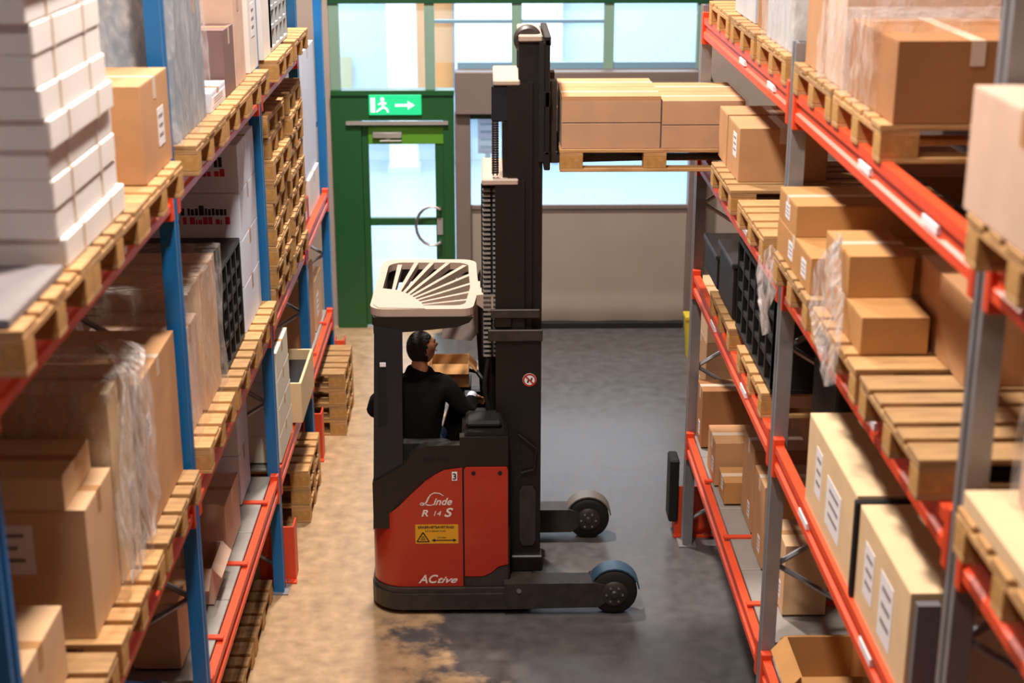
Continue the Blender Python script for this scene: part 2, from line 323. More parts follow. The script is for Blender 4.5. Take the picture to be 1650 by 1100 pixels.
for zi, z in ((1, 3.81), (2, 2.92), (3, 2.04), (4, .82)):
    for i in range(3):
        ya, yb = RY[i], RY[i + 1]
        beam('R', ya + .05, yb - .05, z, 'orange front beam of right rack, %s, %s' % (lv2[zi], bayR[i]), tags={1: [ya + .55, ya + 1.45], 2: [ya + 1.1, ya + 2.0], 3: [ya + .9, ya + 2.1], 4: []}[zi])
        beam('R', ya + .05, yb - .05, z, 'orange rear beam of right rack, %s, %s' % (lv2[zi], bayR[i]), back=True)
# steel decking of the lowest shelves, with red cross bars
def deck(side, y0, y1, z, label):
    sgn = -1 if side == 'L' else 1; x = XL if side == 'L' else XR
    t = thing('shelf_deck', label, 'shelf', (x, y0, z))
    n = max(1, round((y1 - y0) / .45)); w = (y1 - y0) / n
    for k in range(n):
        part('panel', B(min(.05 * sgn, 1.08 * sgn), max(.05 * sgn, 1.08 * sgn), k * w + .004, (k + 1) * w - .004, 0, .02, c=.003), M_shelf, t)
    for k in range(1, n, 2):
        part('cross_bar', B(min(.01 * sgn, 1.08 * sgn), max(.01 * sgn, 1.08 * sgn), k * w - .02, k * w + .02, .021, .032), M_red, t)
for i in range(1, 5): deck('L', LY[i] + .06, LY[i + 1] - .06, .871, 'grey steel shelf decking of lowest left rack shelf, ' + bayL[i])
for i in range(1, 3): deck('R', RY[i] + .06, RY[i + 1] - .06, .881, 'grey steel shelf decking of lowest right rack shelf, ' + bayR[i])
# upright protectors
def protector(x0, x1, y, h, label, pad=None):
    t = thing('upright_protector', label, 'rack protector', ((x0 + x1) / 2, y, 0)); w = (x1 - x0) / 2
    part('face_plate', B(-w, w, 0, .012, .0, h, c=.003), M_red, t)
    part('side_plate', B(-w, -w + .012, .012, .16, 0, h, c=.003), M_red, t); part('side_plate', B(w - .012, w, .012, .16, 0, h, c=.003), M_red, t)
    part('foot_flange', B(-w - .01, w + .01, -.05, 0, 0, .012), M_red, t)
    for q in (-.6, 0, .6): part('anchor_bolt', MB().lathe([(.012, 0), (.012, .016)], (q * w, -.027, .012), 'z', 8), M_steel, t)
    if pad: part('rubber_pad', B(-w - .05, -w + .02, -.03, .17, .12, h + .22, c=.012), M_rub, t)
protector(-1.62, -1.37, 9.74, .42, 'orange steel protector at left floor beside the near shelf end')
protector(-1.56, -1.40, 11.95, .42, 'orange steel protector at left floor below the wooden crate')
protector(-1.50, -1.40, 14.1, .36, 'orange steel protector at left floor beside the green door')
protector(1.40, 1.68, 10.44, .40, 'orange steel protector with black pad at right floor', pad=True)

# ------------------------------------------------------------------ pallets
def _pal(m, mb2):
    d = {}
    d['deck_board'] = [B(-.6, .6, -.0725, .0725, 0, .022, c=.003).mesh('deck_board', m), B(-.6, .6, -.05, .05, 0, .022, c=.003).mesh('deck_board_narrow', m)]
    d['cross_board'] = B(-.0725, .0725, -.4, .4, 0, .022, c=.002).mesh('cross_board', m)
    d['block'] = B(-.0725, .0725, -.05, .05, 0, .078, c=.003).mesh('block', mb2); d['bottom'] = B(-.6, .6, -.05, .05, 0, .022, c=.003).mesh('bottom_board', m)
    return d
PM = [_pal(M_wood, M_block), _pal(M_wood2, M_block)]
rng = random.Random(7)
def pallet(x, y, z, label, rz=0, kind=0, group=None, cat='pallet'):
    """EUR pallet 1.2 (x) by .8 (y), base at z"""
    d = PM[kind]; t = thing('pallet', label, cat, (x, y, z), rz, group)
    for k, yy in enumerate((-.3275, -.165, 0, .165, .3275)):
        link('deck_board', d['deck_board'][0 if k in (0, 2, 4) else 1], t, (rng.uniform(-.004, .004), yy, .122))
    for xx in (-.5275, 0, .5275):
        link('cross_board', d['cross_board'], t, (xx, 0, .1))
        for yy in (-.35, 0, .35): link('block', d['block'], t, (xx, yy, .022))
    for yy in (-.35, 0, .35): link('bottom_board', d['bottom'], t, (0, yy, 0))
    return t
PH = .144
zt = {'L1': 3.521, 'L2': 1.991, 'R1': 3.871, 'R2': 2.981, 'R3': 2.101}
def prow(key, ys, x0=None, kinds=None):
    sd = key[0]; x = x0 if x0 else (-1.98 if sd == 'L' else 2.0)
    for i, (y, w) in enumerate(ys):
        pallet(x, y, zt[key], 'wooden pallet on %s of the %s rack, %s' % ({'L1': 'top beams', 'L2': 'middle beams', 'R1': 'top beams', 'R2': 'second beams', 'R3': 'third beams'}[key], 'left' if sd == 'L' else 'right', w), kind=(i + (key[1] == '2')) % 2)
prow('L1', [(4.56, 'under the flat grey carton'), (5.364, 'under the tall white bundle stack'), (6.17, 'under the single brown carton'), (7.32, 'under the film-wrapped grey stack'), (8.14, 'under the flat white pack'), (8.96, 'under mauve cartons'), (10.15, 'under white cartons'), (11.1, 'under the pale grid crate')], x0=-1.93)
prow('L2', [(4.62, 'under the small near carton'), (5.48, 'under the film-wrapped pile'), (6.34, 'under the tall brown carton'), (7.42, 'under pale wrapped cartons'), (8.3, 'under the black crate'), (9.14, 'under the tall lettered cartons')])
prow('R1', [(5.86, 'under the large brown carton'), (6.7, 'under the tall wrapped cartons'), (7.7, 'under the white wrapped pack'), (8.6, 'beside the narrow brown carton'), (9.5, 'at far end under white pack')], x0=2.03)
prow('R2', [(4.85, 'empty with bare deck boards'), (5.72, 'under the ochre cartons'), (6.62, 'under the stepped brown cartons'), (7.72, 'nearer one in the middle bay'), (8.75, 'under the carton pair by the truck')], x0=1.97)
prow('R3', [(7.85, 'under the black slotted crate'), (8.95, 'under the black boxes')], x0=2.03)

pallet(1.935, 3.7, zt['R1'], 'wooden pallet on top beams of the right rack, under the pink wrapped carton')
# ------------------------------------------------------------------ cartons and other goods
def carton(x0, x1, y0, y1, z0, z1, label, m=None, tape='x', name='carton', cat='carton', lab=None, group=None, rz=0, flaps=True, rows=None, open_=False):
    """closed carton: body, two top flaps, tape, paper labels; lab = list of (face, u, v, w, h) with u,v from the face's lower corner"""
    m = m or card[0]; cx, cy = (x0 + x1) / 2, (y0 + y1) / 2; a, b, h = (x1 - x0) / 2, (y1 - y0) / 2, z1 - z0
    t = thing(name, label, cat, (cx, cy, z0), rz, group)
    if open_:
        w = .006; mb = MB().box(-a, a, -b, -b + w, 0, h).box(-a, a, b - w, b, 0, h).box(-a, -a + w, -b + w, b - w, 0, h).box(a - w, a, -b + w, b - w, 0, h).box(-a + w, a - w, -b + w, b - w, 0, w)
        part('body', mb, m, t)
        for s_ in (-1, 1):
            M1 = Matrix.Translation((0, s_ * b, h)) @ Matrix.Rotation(s_ * R(-35), 4, 'X')
            part('flap', MB().box(-a, a, 0 if s_ > 0 else -b * .8, b * .8 if s_ > 0 else 0, 0, .005, M=M1), m, t)
            M2 = Matrix.Translation((s_ * a, 0, h)) @ Matrix.Rotation(s_ * R(50), 4, 'Y')
            part('flap', MB().box(0 if s_ > 0 else -a * .6, a * .6 if s_ > 0 else 0, -b, b, 0, .005, M=M2), m, t)
        return t
    f = .005
    part('body', B(-a, a, -b, b, 0, h - f, c=.003), m, t)
    if flaps:
        for s_ in (-1, 1):
            if tape == 'x': part('flap', B(-a, a, min(s_ * .0025, s_ * b), max(s_ * .0025, s_ * b), h - f, h, c=.0015), m, t)
            else: part('flap', B(min(s_ * .0025, s_ * a), max(s_ * .0025, s_ * a), -b, b, h - f, h, c=.0015), m, t)
        w = .026; e = .0012; dn = min(.09, h * .35)
        tp = MB()
        if tape == 'x': tp.box(-a - e, a + e, -w, w, h, h + e).box(-a - e, -a, -w, w, h - dn, h).box(a, a + e, -w, w, h - dn, h)
        else: tp.box(-w, w, -b - e, b + e, h, h + e).box(-w, w, -b - e, -b, h - dn, h).box(-w, w, b, b + e, h - dn, h)
        part('tape', tp, M_tapew if m in (card[0], card[2], card[3]) else M_tape, t)
    if rows:                                # printed lines in black and red on the faces
        for i, zz in enumerate(rows):
            for nm, mm, dz, hh in (('black_print', M_ink, .055, .06), ('red_print', M_redink, 0, .045)):
                mb = MB(); k = 0; u = -a + (.08 if a > .3 else .04)
                while u < a - .08:
                    w_ = rng.uniform(.008, .03); mb.box(u, u + w_, -b - .002, -b, zz + dz, zz + dz + hh * rng.choice((.62, .7, 1))); u += w_ + rng.choice((.006, .006, .02))
                part(nm, mb, mm, t)['kind'] = 'stuff'
    for fc, u, v, w_, h_ in (lab or []):
        if fc == 'n': mb = B(-a + u, -a + u + w_, -b - .0015, -b, v, v + h_)                  # near face
        elif fc == 'a' and cx < 0: mb = B(a, a + .0015, -b + u, -b + u + w_, v, v + h_)        # aisle face
        elif fc == 'a': mb = B(-a - .0015, -a, -b + u, -b + u + w_, v, v + h_)
        else: mb = B(-a + u, -a + u + w_, -b + v, -b + v + h_, h + .0003, h + .002)
        lo = part('paper_label', mb, M_lab, t, label='white paper label')
        ln = MB()
        for k in range(3):
            q = v + h_ * (.25 + .25 * k)
            if fc == 'n': ln.box(-a + u + w_ * .15, -a + u + w_ * (.8 - .15 * (k % 2)), -b - .0025, -b - .0014, q, q + h_ * .08)
            elif fc == 'a' and cx < 0: ln.box(a + .0014, a + .0025, -b + u + w_ * .15, -b + u + w_ * .8, q, q + h_ * .08)
            elif fc == 'a': ln.box(-a - .0025, -a - .0014, -b + u + w_ * .15, -b + u + w_ * .8, q, q + h_ * .08)
        if ln.v: part('print_lines', ln, M_greyc, lo)
    return t
def film(x0, x1, y0, y1, z0, z1, label, seed=1, amp=.014, top=True, m=None):
    """stretch film round a load: a thin crumpled shell"""
    r_ = random.Random(seed); n = 14; nz_ = 12; cx, cy = (x0 + x1) / 2, (y0 + y1) / 2
    per = [(x0 + (x1 - x0) * k / n, y0) for k in range(n)] + [(x1, y0 + (y1 - y0) * k / n) for k in range(n)] + [(x1 - (x1 - x0) * k / n, y1) for k in range(n)] + [(x0, y1 - (y1 - y0) * k / n) for k in range(n)]
    ph = [r_.uniform(0, 6.28) for _ in range(6)]; vs = []; N4 = len(per)
    for j in range(nz_ + 1):
        for i, (px, py) in enumerate(per):
            d = Vector((px - cx, py - cy)).normalized(); w = amp * (1 + .6 * math.sin(i * .9 + j * .5 + ph[0]) + .5 * math.sin(i * 2.1 - j * .8 + ph[1])) + r_.uniform(0, amp * .5)
            vs.append((px - cx + d.x * w, py - cy + d.y * w, (z1 - z0) * j / nz_ + (amp if j == nz_ else 0)))
    fs = [(j * N4 + i, j * N4 + (i + 1) % N4, (j + 1) * N4 + (i + 1) % N4, (j + 1) * N4 + i) for j in range(nz_) for i in range(N4)]
    if top: vs.append((0, 0, z1 - z0 + amp * 1.5)); fs += [(nz_ * N4 + i, nz_ * N4 + (i + 1) % N4, len(vs) - 1) for i in range(N4)]
    mb = MB().add(vs, fs, True); o = link('stretch_film', mb.mesh('stretch_film', m or M_film), None, (cx, cy, z0)); o['label'] = label; o['category'] = 'plastic film'; return o

TL1 = zt['L1'] + PH; TL2 = zt['L2'] + PH; TR1 = zt['R1'] + PH; TR2 = zt['R2'] + PH; TR3 = zt['R3'] + PH
e = .001
# left, top level
carton(-2.410, -1.370, 4.17, 4.76, TL1 + e, TL1 + .035, 'flat grey carton lying on the nearest top-left pallet', M_greyc, lab=[('t', .3, .2, .2, .15)], flaps=False)
for k in range(10):
    dx = rng.uniform(-.012, .012); dy = rng.uniform(-.015, .015)
    t = thing('paper_bundle', 'white flat bundle of the tall leaning stack at top left, %s from the bottom' % ['lowest, first', 'second', 'third', 'fourth', 'fifth', 'sixth', 'seventh', 'eighth', 'ninth', 'topmost, tenth'][k], 'bundle', (-1.90 + dx, 5.24 + dy - .016 * k, TL1 + e + k * .1), group='white bundles of the tall stack')
    part('wrap', B(-.52, .52, -.42, .42, 0, .0995, c=.006), M_white, t); part('strap', MB().box(-.524, .524, -.2, -.185, -.0, .0995).box(-.524, .524, .185, .2, 0, .0995), M_tapew, t)
carton(-1.890, -1.380, 6.067, 6.615, TL1 + e, TL1 + .4, 'single light brown carton at top left beside the white bundles', card[0], lab=[('a', .3, .1, .12, .16)])
carton(-2.410, -1.930, 5.764, 6.568, TL1 + e, TL1 + .75, 'dark grey carton behind the single brown carton at top left', M_greyc)
for k, (y0, h_) in enumerate([(6.95, .8), (7.335, .62)]):
    carton(-2.3, -1.42, y0, y0 + .37, TL1 + e, TL1 + h_, 'grey-blue carton under film on the top left level, %s' % ['nearer and taller', 'farther and lower'][k], mat('greyblue_carton', '8e9aa8', .7, noise=.3))
film(-2.330, -1.410, 6.93, 7.725, TL1 + e, TL1 + .84, 'glossy clear film round the grey-blue cartons at top left', 3)
carton(-2.210, -1.410, 7.77, 8.24, TL1 + e, TL1 + .1, 'flat white pack with blue edge at top left', M_blueish, lab=[('a', .05, .02, .4, .05)])
carton(-2.210, -1.410, 8.27, 8.60, TL1 + e, TL1 + .36, 'mauve brown carton at top left beyond the flat white pack', mat('mauve_carton', '7d5f5c', .75, noise=.3))
carton(-2.210, -1.410, 8.628, 8.977, TL1 + e, TL1 + .5, 'pinkish brown carton at top left next to mauve carton', card[5])
carton(-2.210, -1.410, 9.16, 9.48, TL1 + e, TL1 + .62, 'tall white carton at top left, nearer of two', M_white, lab=[('a', .1, .2, .14, .2)])
carton(-2.210, -1.410, 9.72, 10.05, TL1 + e, TL1 + .55, 'tall white carton at top left, farther of two', M_white)
def slot_crate(x0, x1, y0, y1, z0, z1, nu, nv, label, m, nm='plastic_crate'):
    """stacked crate block with a slotted aisle face and near face; slots are real openings"""
    cx, cy = (x0 + x1) / 2, (y0 + y1) / 2; a, b, h = (x1 - x0) / 2, (y1 - y0) / 2, z1 - z0
    t = thing(nm, label, 'crate', (cx, cy, z0)); s = 1 if cx < 0 else -1; w = .03
    part('base', B(-a, a, -b, b, 0, .03, c=.004), m, t); part('lid', B(-a, a, -b, b, h - .03, h, c=.004), m, t)
    for i in range(nu + 1):
        yy = -b + (2 * b - w) * i / nu; part('rib', B(min(s * a, s * (a - .03)), max(s * a, s * (a - .03)), yy, yy + w, .03, h - .03), m, t)
    for j in range(1, nv):
        zz = .03 + (h - .06) * j / nv; part('rail', B(min(s * (a - .004), s * (a - .026)), max(s * (a - .004), s * (a - .026)), -b, b, zz - .014, zz + .014), m, t)
    part('end_wall', B(-a, a, -b, -b + .02, .03, h - .03), m, t); part('end_wall', B(-a, a, b - .02, b, .03, h - .03), m, t)
    part('back_wall', B(min(-s * a, -s * (a - .02)), max(-s * a, -s * (a - .02)), -b, b, .03, h - .03), m, t)
    return t
slot_crate(-2.210, -1.410, 10.12, 10.95, TL1 + e, TL1 + .55, 4, 4, 'pale grey slotted crate at far top left', mat('pale_plastic', 'b0b4b8', .5))
# left, middle level
carton(-2.1, -1.52, 4.3, 4.86, TL2 + e, TL2 + .28, 'small pale carton at lower left, nearest the camera', card[1])
carton(-2.05, -1.48, 5.12, 5.52, TL2 + e, TL2 + .53, 'pale carton with large white label near lower left', card[1], lab=[('n', .2, .27, .17, .2)])
carton(-2.05, -1.48, 5.56, 5.92, TL2 + e, TL2 + .82, 'beige carton under torn film behind the labelled carton', card[4])
carton(-2.05, -1.55, 5.12, 5.5, TL2 + .531, TL2 + .66, 'flat beige carton lying on the labelled pale carton', card[4])
film(-2.07, -1.46, 5.555, 5.925, TL2 + e, TL2 + .86, 'crumpled clear film hanging round beige cartons at lower left', 5, .02)
carton(-1.98, -1.46, 6.0, 6.74, TL2 + e, TL2 + .70, 'tall plain brown carton beside blue upright at left', card[0], lab=[('a', .08, .42, .07, .1)])
carton(-2.5, -2.14, 5.2, 6.2, TL2 + e, TL2 + .85, 'olive brown carton deep in the left rack middle level', card[3])
carton(-2.5, -2.12, 4.25, 4.95, TL2 + e, TL2 + .55, 'grey carton deep at the lower left edge', M_greyc, lab=[('n', .1, .2, .15, .15)])
carton(-1.98, -1.5, 7.08, 7.5, TL2 + e, TL2 + .55, 'pale wrapped carton left rack, nearer of the wrapped pair, right after the upright', card[5])
carton(-1.98, -1.48, 7.53, 7.98, TL2 + e, TL2 + .74, 'pale wrapped carton left rack, farther and taller of the wrapped pair', card[1])
film(-2.0, -1.46, 7.06, 8.0, TL2 + e, TL2 + .77, 'clear film round the pair of pale cartons in second left bay', 8)
slot_crate(-2.1, -1.47, 8.1, 8.78, TL2 + e, TL2 + .62, 4, 5, 'black slotted crate in left rack before the white lettered cartons', M_blackp)
for k in range(4):
    carton(-2.32, -1.47, 8.86, 9.5, TL2 + e + k * .29, TL2 + .288 + k * .29, 'white carton with black and red lettering, %s of the tall stack' % ['lowest', 'second from bottom', 'third from bottom', 'topmost'][k], M_blueish, rows=[.1], group='white lettered cartons')
for k in range(9):
    pallet(-2.0 + rng.uniform(-.02, .02), 10.2 + rng.uniform(-.02, .02), 1.992 + k * .145, 'empty wooden pallet in nearer stack of left third bay, %s from bottom' % ['first', 'second', 'third', 'fourth', 'fifth', 'sixth', 'seventh', 'eighth', 'ninth'][k], kind=k % 2, group='stacked empty pallets, nearer stack', rz=rng.uniform(-.02, .02))
for k in range(9):
    pallet(-2.0 + rng.uniform(-.02, .02), 11.08 + rng.uniform(-.02, .02), 1.992 + k * .145, 'empty wooden pallet in farther stack of left third bay, %s from bottom' % ['first', 'second', 'third', 'fourth', 'fifth', 'sixth', 'seventh', 'eighth', 'ninth'][k], kind=(k + 1) % 2, group='stacked empty pallets, farther stack', rz=rng.uniform(-.02, .02))
carton(-2.0, -1.48, 11.85, 12.35, 1.992, 2.2, 'small red carton in left rack fourth bay', mat('red_carton', 'b23226', .6), lab=[('a', .1, .05, .25, .1)])
carton(-2.0, -1.48, 12.45, 13.2, 1.992, 2.3, 'low white carton in left rack fourth bay behind the red one', M_white)
carton(-2.1, -1.50, 12.4, 13.3, 2.301, 3.35, 'tall bluish white carton by the green door end of the left rack', M_blueish)
# left, lowest shelf
ZS = .903
carton(-1.86, -1.56, 8.25, 8.75, ZS, ZS + .36, 'small pink-brown carton standing on the lowest left shelf', card[5])
carton(-1.8, -1.55, 7.7, 8.05, ZS, ZS + .22, 'open topped carton with raised flaps on lowest left shelf', card[5], open_=True)
carton(-1.85, -1.6, 7.0, 7.3, ZS, ZS + .38, 'narrow upright carton on lowest left shelf by the upright', card[1])
carton(-2.5, -1.95, 7.4, 8.3, ZS, ZS + .5, 'grey carton deep on the lowest left shelf', M_greyc); carton(-2.5, -1.95, 8.4, 9.4, ZS, ZS + .7, 'large mauve grey carton deep on the lowest left shelf', mat('mauvegrey_carton', '8a7c84', .8, noise=.2))
for k in range(2):
    carton(-1.93, -1.6, 9.05, 9.45, ZS + k * .34, ZS + .338 + k * .34, 'white lettered carton on the lowest shelf, %s of two' % ['lower', 'upper'][k], M_blueish, rows=[.12], group='lettered cartons on lowest shelf')
for k in range(4):
    carton(-2.0 + .01 * k, -1.43, 9.74, 10.38 - .02 * k, ZS + k * .2, ZS + .199 + k * .2, 'cream white carton in low stack past third blue upright, %s' % ['lowest', 'second', 'third', 'topmost'][k], mat('cream_carton', 'e6dccb', .7), group='cream cartons on the lowest shelf')
carton(-2.5, -1.91, 10.5, 11.3, ZS, ZS + .75, 'cream carton behind the wooden crate on lowest left shelf', mat('cream_carton', 'e6dccb', .7))
carton(-1.95, -1.5, 11.9, 12.6, ZS, ZS + .68, 'brown carton on lowest shelf in the fourth left bay', card[0]); carton(-1.95, -1.5, 12.7, 13.2, ZS, ZS + .45, 'light brown carton on lowest shelf by the last upright', card[1], lab=[('a', .1, .1, .15, .2)])
# blue package at the bottom left
t = thing('wrapped_bag', 'crumpled blue plastic bag on the lowest left shelf near the camera', 'bag', (-1.72, 6.35, ZS))
bm = bmesh.new(); bmesh.ops.create_icosphere(bm, subdivisions=4, radius=1)
for v in bm.verts:
    c = v.co.copy(); q = max(abs(c.x), abs(c.y), abs(c.z)); c = c.lerp(c / q, .55)
    k = 1 + .06 * math.sin(c.x * 9 + c.y * 5) + .05 * math.sin(c.z * 13 + c.y * 11)
    v.co = Vector((c.x * .22 * k, c.y * .27 * k, (c.z * .09 * k) + .098))
me = bpy.data.meshes.new('bag_body'); bm.to_mesh(me); bm.free(); me.materials.append(M_bluepk)
for p in me.polygons: p.use_smooth = True
link('bag_body', me, t); part('sticker', B(-.05, .1, -.08, .05, .196, .203), M_lab, t, label='white sticker')
carton(-2.5, -1.98, 5.6, 6.7, ZS, ZS + .4, 'dark brown carton deep on the lowest left shelf near the blue bag', card[2]); carton(-2.5, -1.55, 4.4, 5.5, ZS, ZS + .45, 'brown carton on the lowest left shelf at the frame bottom', card[2])
# floor under left rack
for i, (y, w) in enumerate([(7.36, 'nearest'), (8.22, 'middle'), (9.08, 'farthest')]):
    pallet(-2.1, y, 0, 'dusty pallet on the floor under the left rack, %s of the dark three' % w, kind=1)
for k in range(3): pallet(-1.97, 11.1, k * .145, 'pallet in floor pile under the left rack below the wooden crate, %s of three' % ['lowest', 'middle', 'top'][k], kind=k % 2)
t = thing('wooden_crate', 'open wooden crate with white and black lining by the left rack', 'crate', (-1.62, 10.9, .904))
for nm, b in (('side', (-.25, .25, -.4, -.38)), ('side', (-.25, .25, .38, .4)), ('end', (-.25, -.23, -.38, .38)), ('end', (.23, .25, -.38, .38))):
    part(nm, B(*b, 0, .31, c=.003), card[4], t)
part('lining', B(-.23, .02, -.37, .37, .25, .28), M_white, t); part('black_tray', B(.02, .23, -.37, .37, .2, .23), M_blackp, t)
part('bottom', B(-.23, .23, -.38, .38, 0, .02), M_wood, t)
for k in range(4): pallet(-1.85, 12.9, k * .145, 'pale pallet of low floor stack near green door, %s' % ['lowest', 'second', 'third', 'topmost'][k], kind=k % 2, group='floor pallets near the green door')

# right, top level
carton(1.335, 2.3, 3.3, 4.15, TR1 + e, TR1 + .345, 'pinkish carton in film at right edge, nearest the camera', card[5], lab=[('a', .1, .12, .14, .2)])
carton(1.47, 2.05, 5.46, 6.18, TR1 + e, TR1 + .30, 'large dark brown carton on the top right level', card[2], tape='y')
film(1.455, 2.07, 5.72, 6.2, TR1 + e, TR1 + .33, 'clear film round rear half of the large dark brown carton', 13, .012)
carton(1.47, 2.1, 6.28, 6.62, TR1 + e, TR1 + .5, 'pink brown carton under film at top right, nearer', card[5]); carton(1.47, 2.1, 6.70, 7.04, TR1 + e, TR1 + .42, 'brown carton at top right before the middle upright', card[0])
film(1.455, 2.12, 6.25, 6.64, TR1 + e, TR1 + .53, 'clear film round the pink brown carton at top right', 14, .012)
carton(1.47, 2.2, 7.35, 8.05, TR1 + e, TR1 + .5, 'white grey carton under film at top right beyond middle upright', mat('greywhite_carton', 'c4c8cf', .6, noise=.3))
carton(1.5, 2.2, 8.15, 8.5, TR1 + e, TR1 + .4, 'narrow brown carton between two white packs at top right', card[2])
carton(1.5, 2.2, 8.6, 9.3, TR1 + e, TR1 + .42, 'pale grey carton at the far end of top right level', mat('greywhite_carton', 'c4c8cf', .6, noise=.3))
film(1.46, 2.22, 7.33, 8.08, TR1 + e, TR1 + .53, 'clear film round the white grey carton at top right', 15, .012)
carton(2.15, 2.9, 5.3, 6.9, TR1 + e, TR1 + .75, 'big dark carton at the back of top right level', card[2], lab=[])
# right, second level
pallet(1.985, 3.7, zt['R2'], 'wooden pallet on second beams of the right rack, nearest the camera')
carton(1.40, 2.5, 3.32, 4.09, TR2 + e, TR2 + .06, 'flat cream carton on the nearest pallet of second right level', card[4], flaps=False)
carton(1.52, 2.4, 3.35, 3.98, TR2 + .061, TR2 + .42, 'pinkish carton in film at right edge on the second level, nearest', card[5])
film(1.512, 2.42, 3.33, 4.0, TR2 + .061, TR2 + .43, 'clear film round the nearest carton on the second right level', 31, .008)
carton(1.44, 1.95, 8.56, 8.98, TR2 + e, TR2 + .31, 'brown carton beside the pallet on the forks', card[0], tape='y', lab=[('a', .1, .12, .12, .14)])
carton(1.44, 2.0, 9.03, 9.34, TR2 + e, TR2 + .31, 'brown carton directly behind the one beside the forks pallet', card[0], tape='y')
carton(1.39, 2.15, 6.28, 7.06, TR2 + e, TR2 + .165, 'low wide brown carton at bottom of stepped pile', card[3], lab=[('a', .1, .04, .1, .08), ('a', .4, .04, .1, .08)])
carton(1.39, 2.1, 6.64, 7.05, TR2 + .166, TR2 + .31, 'brown carton on top of the stepped pile', card[3], lab=[('a', .15, .04, .1, .07)])
carton(1.42, 1.68, 5.48, 6.12, TR2 + e, TR2 + .15, 'ochre carton with pale top, lower of pair by torn film', card[3], lab=[])
carton(1.42, 1.68, 5.74, 6.16, TR2 + .151, TR2 + .32, 'ochre carton, upper of pair by the torn film', card[3])
carton(2.1, 2.5, 7.3, 8.2, TR2 + e, TR2 + .3, 'dark carton deep on second right level behind middle upright', card[2])
carton(1.71, 2.3, 5.12, 5.76, TR2 + e, TR2 + .32, 'tall brown carton standing on bare pallet, by near right upright', card[0], tape='y', lab=[])
# torn film hanging by the ochre cartons
def drape(pts, label, seed):
    r_ = random.Random(seed); vs = []; n = 9; rows_ = len(pts)
    for j, (x, y, z, wy) in enumerate(pts):
        for i in range(n):
            s_ = (i / (n - 1) - .5); vs.append((x + .018 * math.sin(i * 1.9 + j) + r_.uniform(-.008, .008), y + s_ * wy, z + .03 * math.sin(i * .8 + j * .4)))
    mb = MB().add(vs, [(j * n + i, j * n + i + 1, (j + 1) * n + i + 1, (j + 1) * n + i) for j in range(rows_ - 1) for i in range(n - 1)], True)
    o = link('torn_film', mb.mesh('torn_film', M_film)); o['label'] = label; o['category'] = 'plastic film'
    m_ = o.modifiers.new('thick', 'SOLIDIFY'); m_.thickness = .003
drape([(-1.6, 5.9, 3.04, .1), (-1.50, 5.86, 3.02, .3), (-1.425, 5.82, 2.96, .5), (-1.42, 5.78, 2.82, .56), (-1.415, 5.74, 2.66, .6), (-1.42, 5.7, 2.5, .62), (-1.41, 5.68, 2.34, .6), (-1.42, 5.66, 2.2, .5)], 'long torn clear film hanging down the beige carton pile at lower left', 9)
drape([(1.40, 5.86, 3.49, .05), (1.385, 5.87, 3.40, .2), (1.37, 5.88, 3.3, .34), (1.375, 5.85, 3.2, .5), (1.36, 5.82, 3.12, .62), (1.35, 5.75, 3.02, .4), (1.36, 5.7, 2.96, .2)], 'torn clear film hanging over the beam beside ochre cartons', 4)
drape([(1.40, 7.1, 3.10, .3), (1.375, 7.15, 3.0, .42), (1.365, 7.17, 2.9, .35), (1.36, 7.14, 2.8, .22), (1.37, 7.12, 2.7, .1)], 'torn clear film hanging at the middle right upright', 6)
# right, third level
carton(1.46, 1.98, 5.50, 6.42, zt['R3'] + e, 2.53, 'long beige carton with white labels on third right level, farther', card[4], tape='y', lab=[('a', .25, .08, .26, .22), ('a', .62, .12, .12, .22)])
carton(1.46, 1.98, 4.70, 5.44, zt['R3'] + e, 2.52, 'long beige carton with white labels on third right level, nearer', card[4], tape='y', lab=[('a', .2, .06, .18, .26), ('a', .48, .1, .14, .22)])
t = thing('corner_strap', 'dark grey edge guard strip standing between the long beige cartons', 'edge guard', (1.452, 5.47, zt['R3'] + e)); part('strip', B(-.006, .4, -.018, .018, 0, .42, c=.003), M_blackp, t)
t = thing('corner_strap', 'dark grey ribbed edge guard at near end of beige cartons', 'edge guard', (1.47, 4.66, zt['R3'] + e)); part('strip', MB().box(0, .08, -.02, .02, 0, .4).box(.1, .18, -.02, .02, 0, .4), mat('edge_grey', '77757c', .5, metal=.4), t)
slot_crate(1.47, 2.1, 7.42, 8.6, TR3 + e, TR3 + .55, 6, 4, 'tall black slotted crate stack on third right level', M_blackp)
for k, (y0, h_) in enumerate([(8.72, .32), (9.35, .2)]):
    t = thing('black_box', 'black plastic box on the third right level, %s' % ['next to slotted crate', 'farther, by the end upright'][k], 'box', (1.8, y0 + .28, TR3 + e))
    part('body', B(-.33, .33, -.28, .28, 0, h_, c=.01), M_blackp, t); part('lid', B(-.345, .345, -.295, .295, h_, h_ + .035, c=.008), mat('black_lid', '2b2b30', .35), t)
carton(1.55, 2.3, 9.0 - .0 + .95, 10.2, zt['R3'] + e, 2.24, 'small flat brown carton at end of third right level', card[0])
t = thing('black_box', 'large black container filling the dark third level beside middle upright', 'box', (2.05, 6.78, zt['R3'] + e)); part('body', B(-.45, .45, -.25, .25, 0, .62, c=.01), M_blackp, t); part('lid', B(-.46, .46, -.26, .26, .62, .65, c=.006), M_blackp, t)
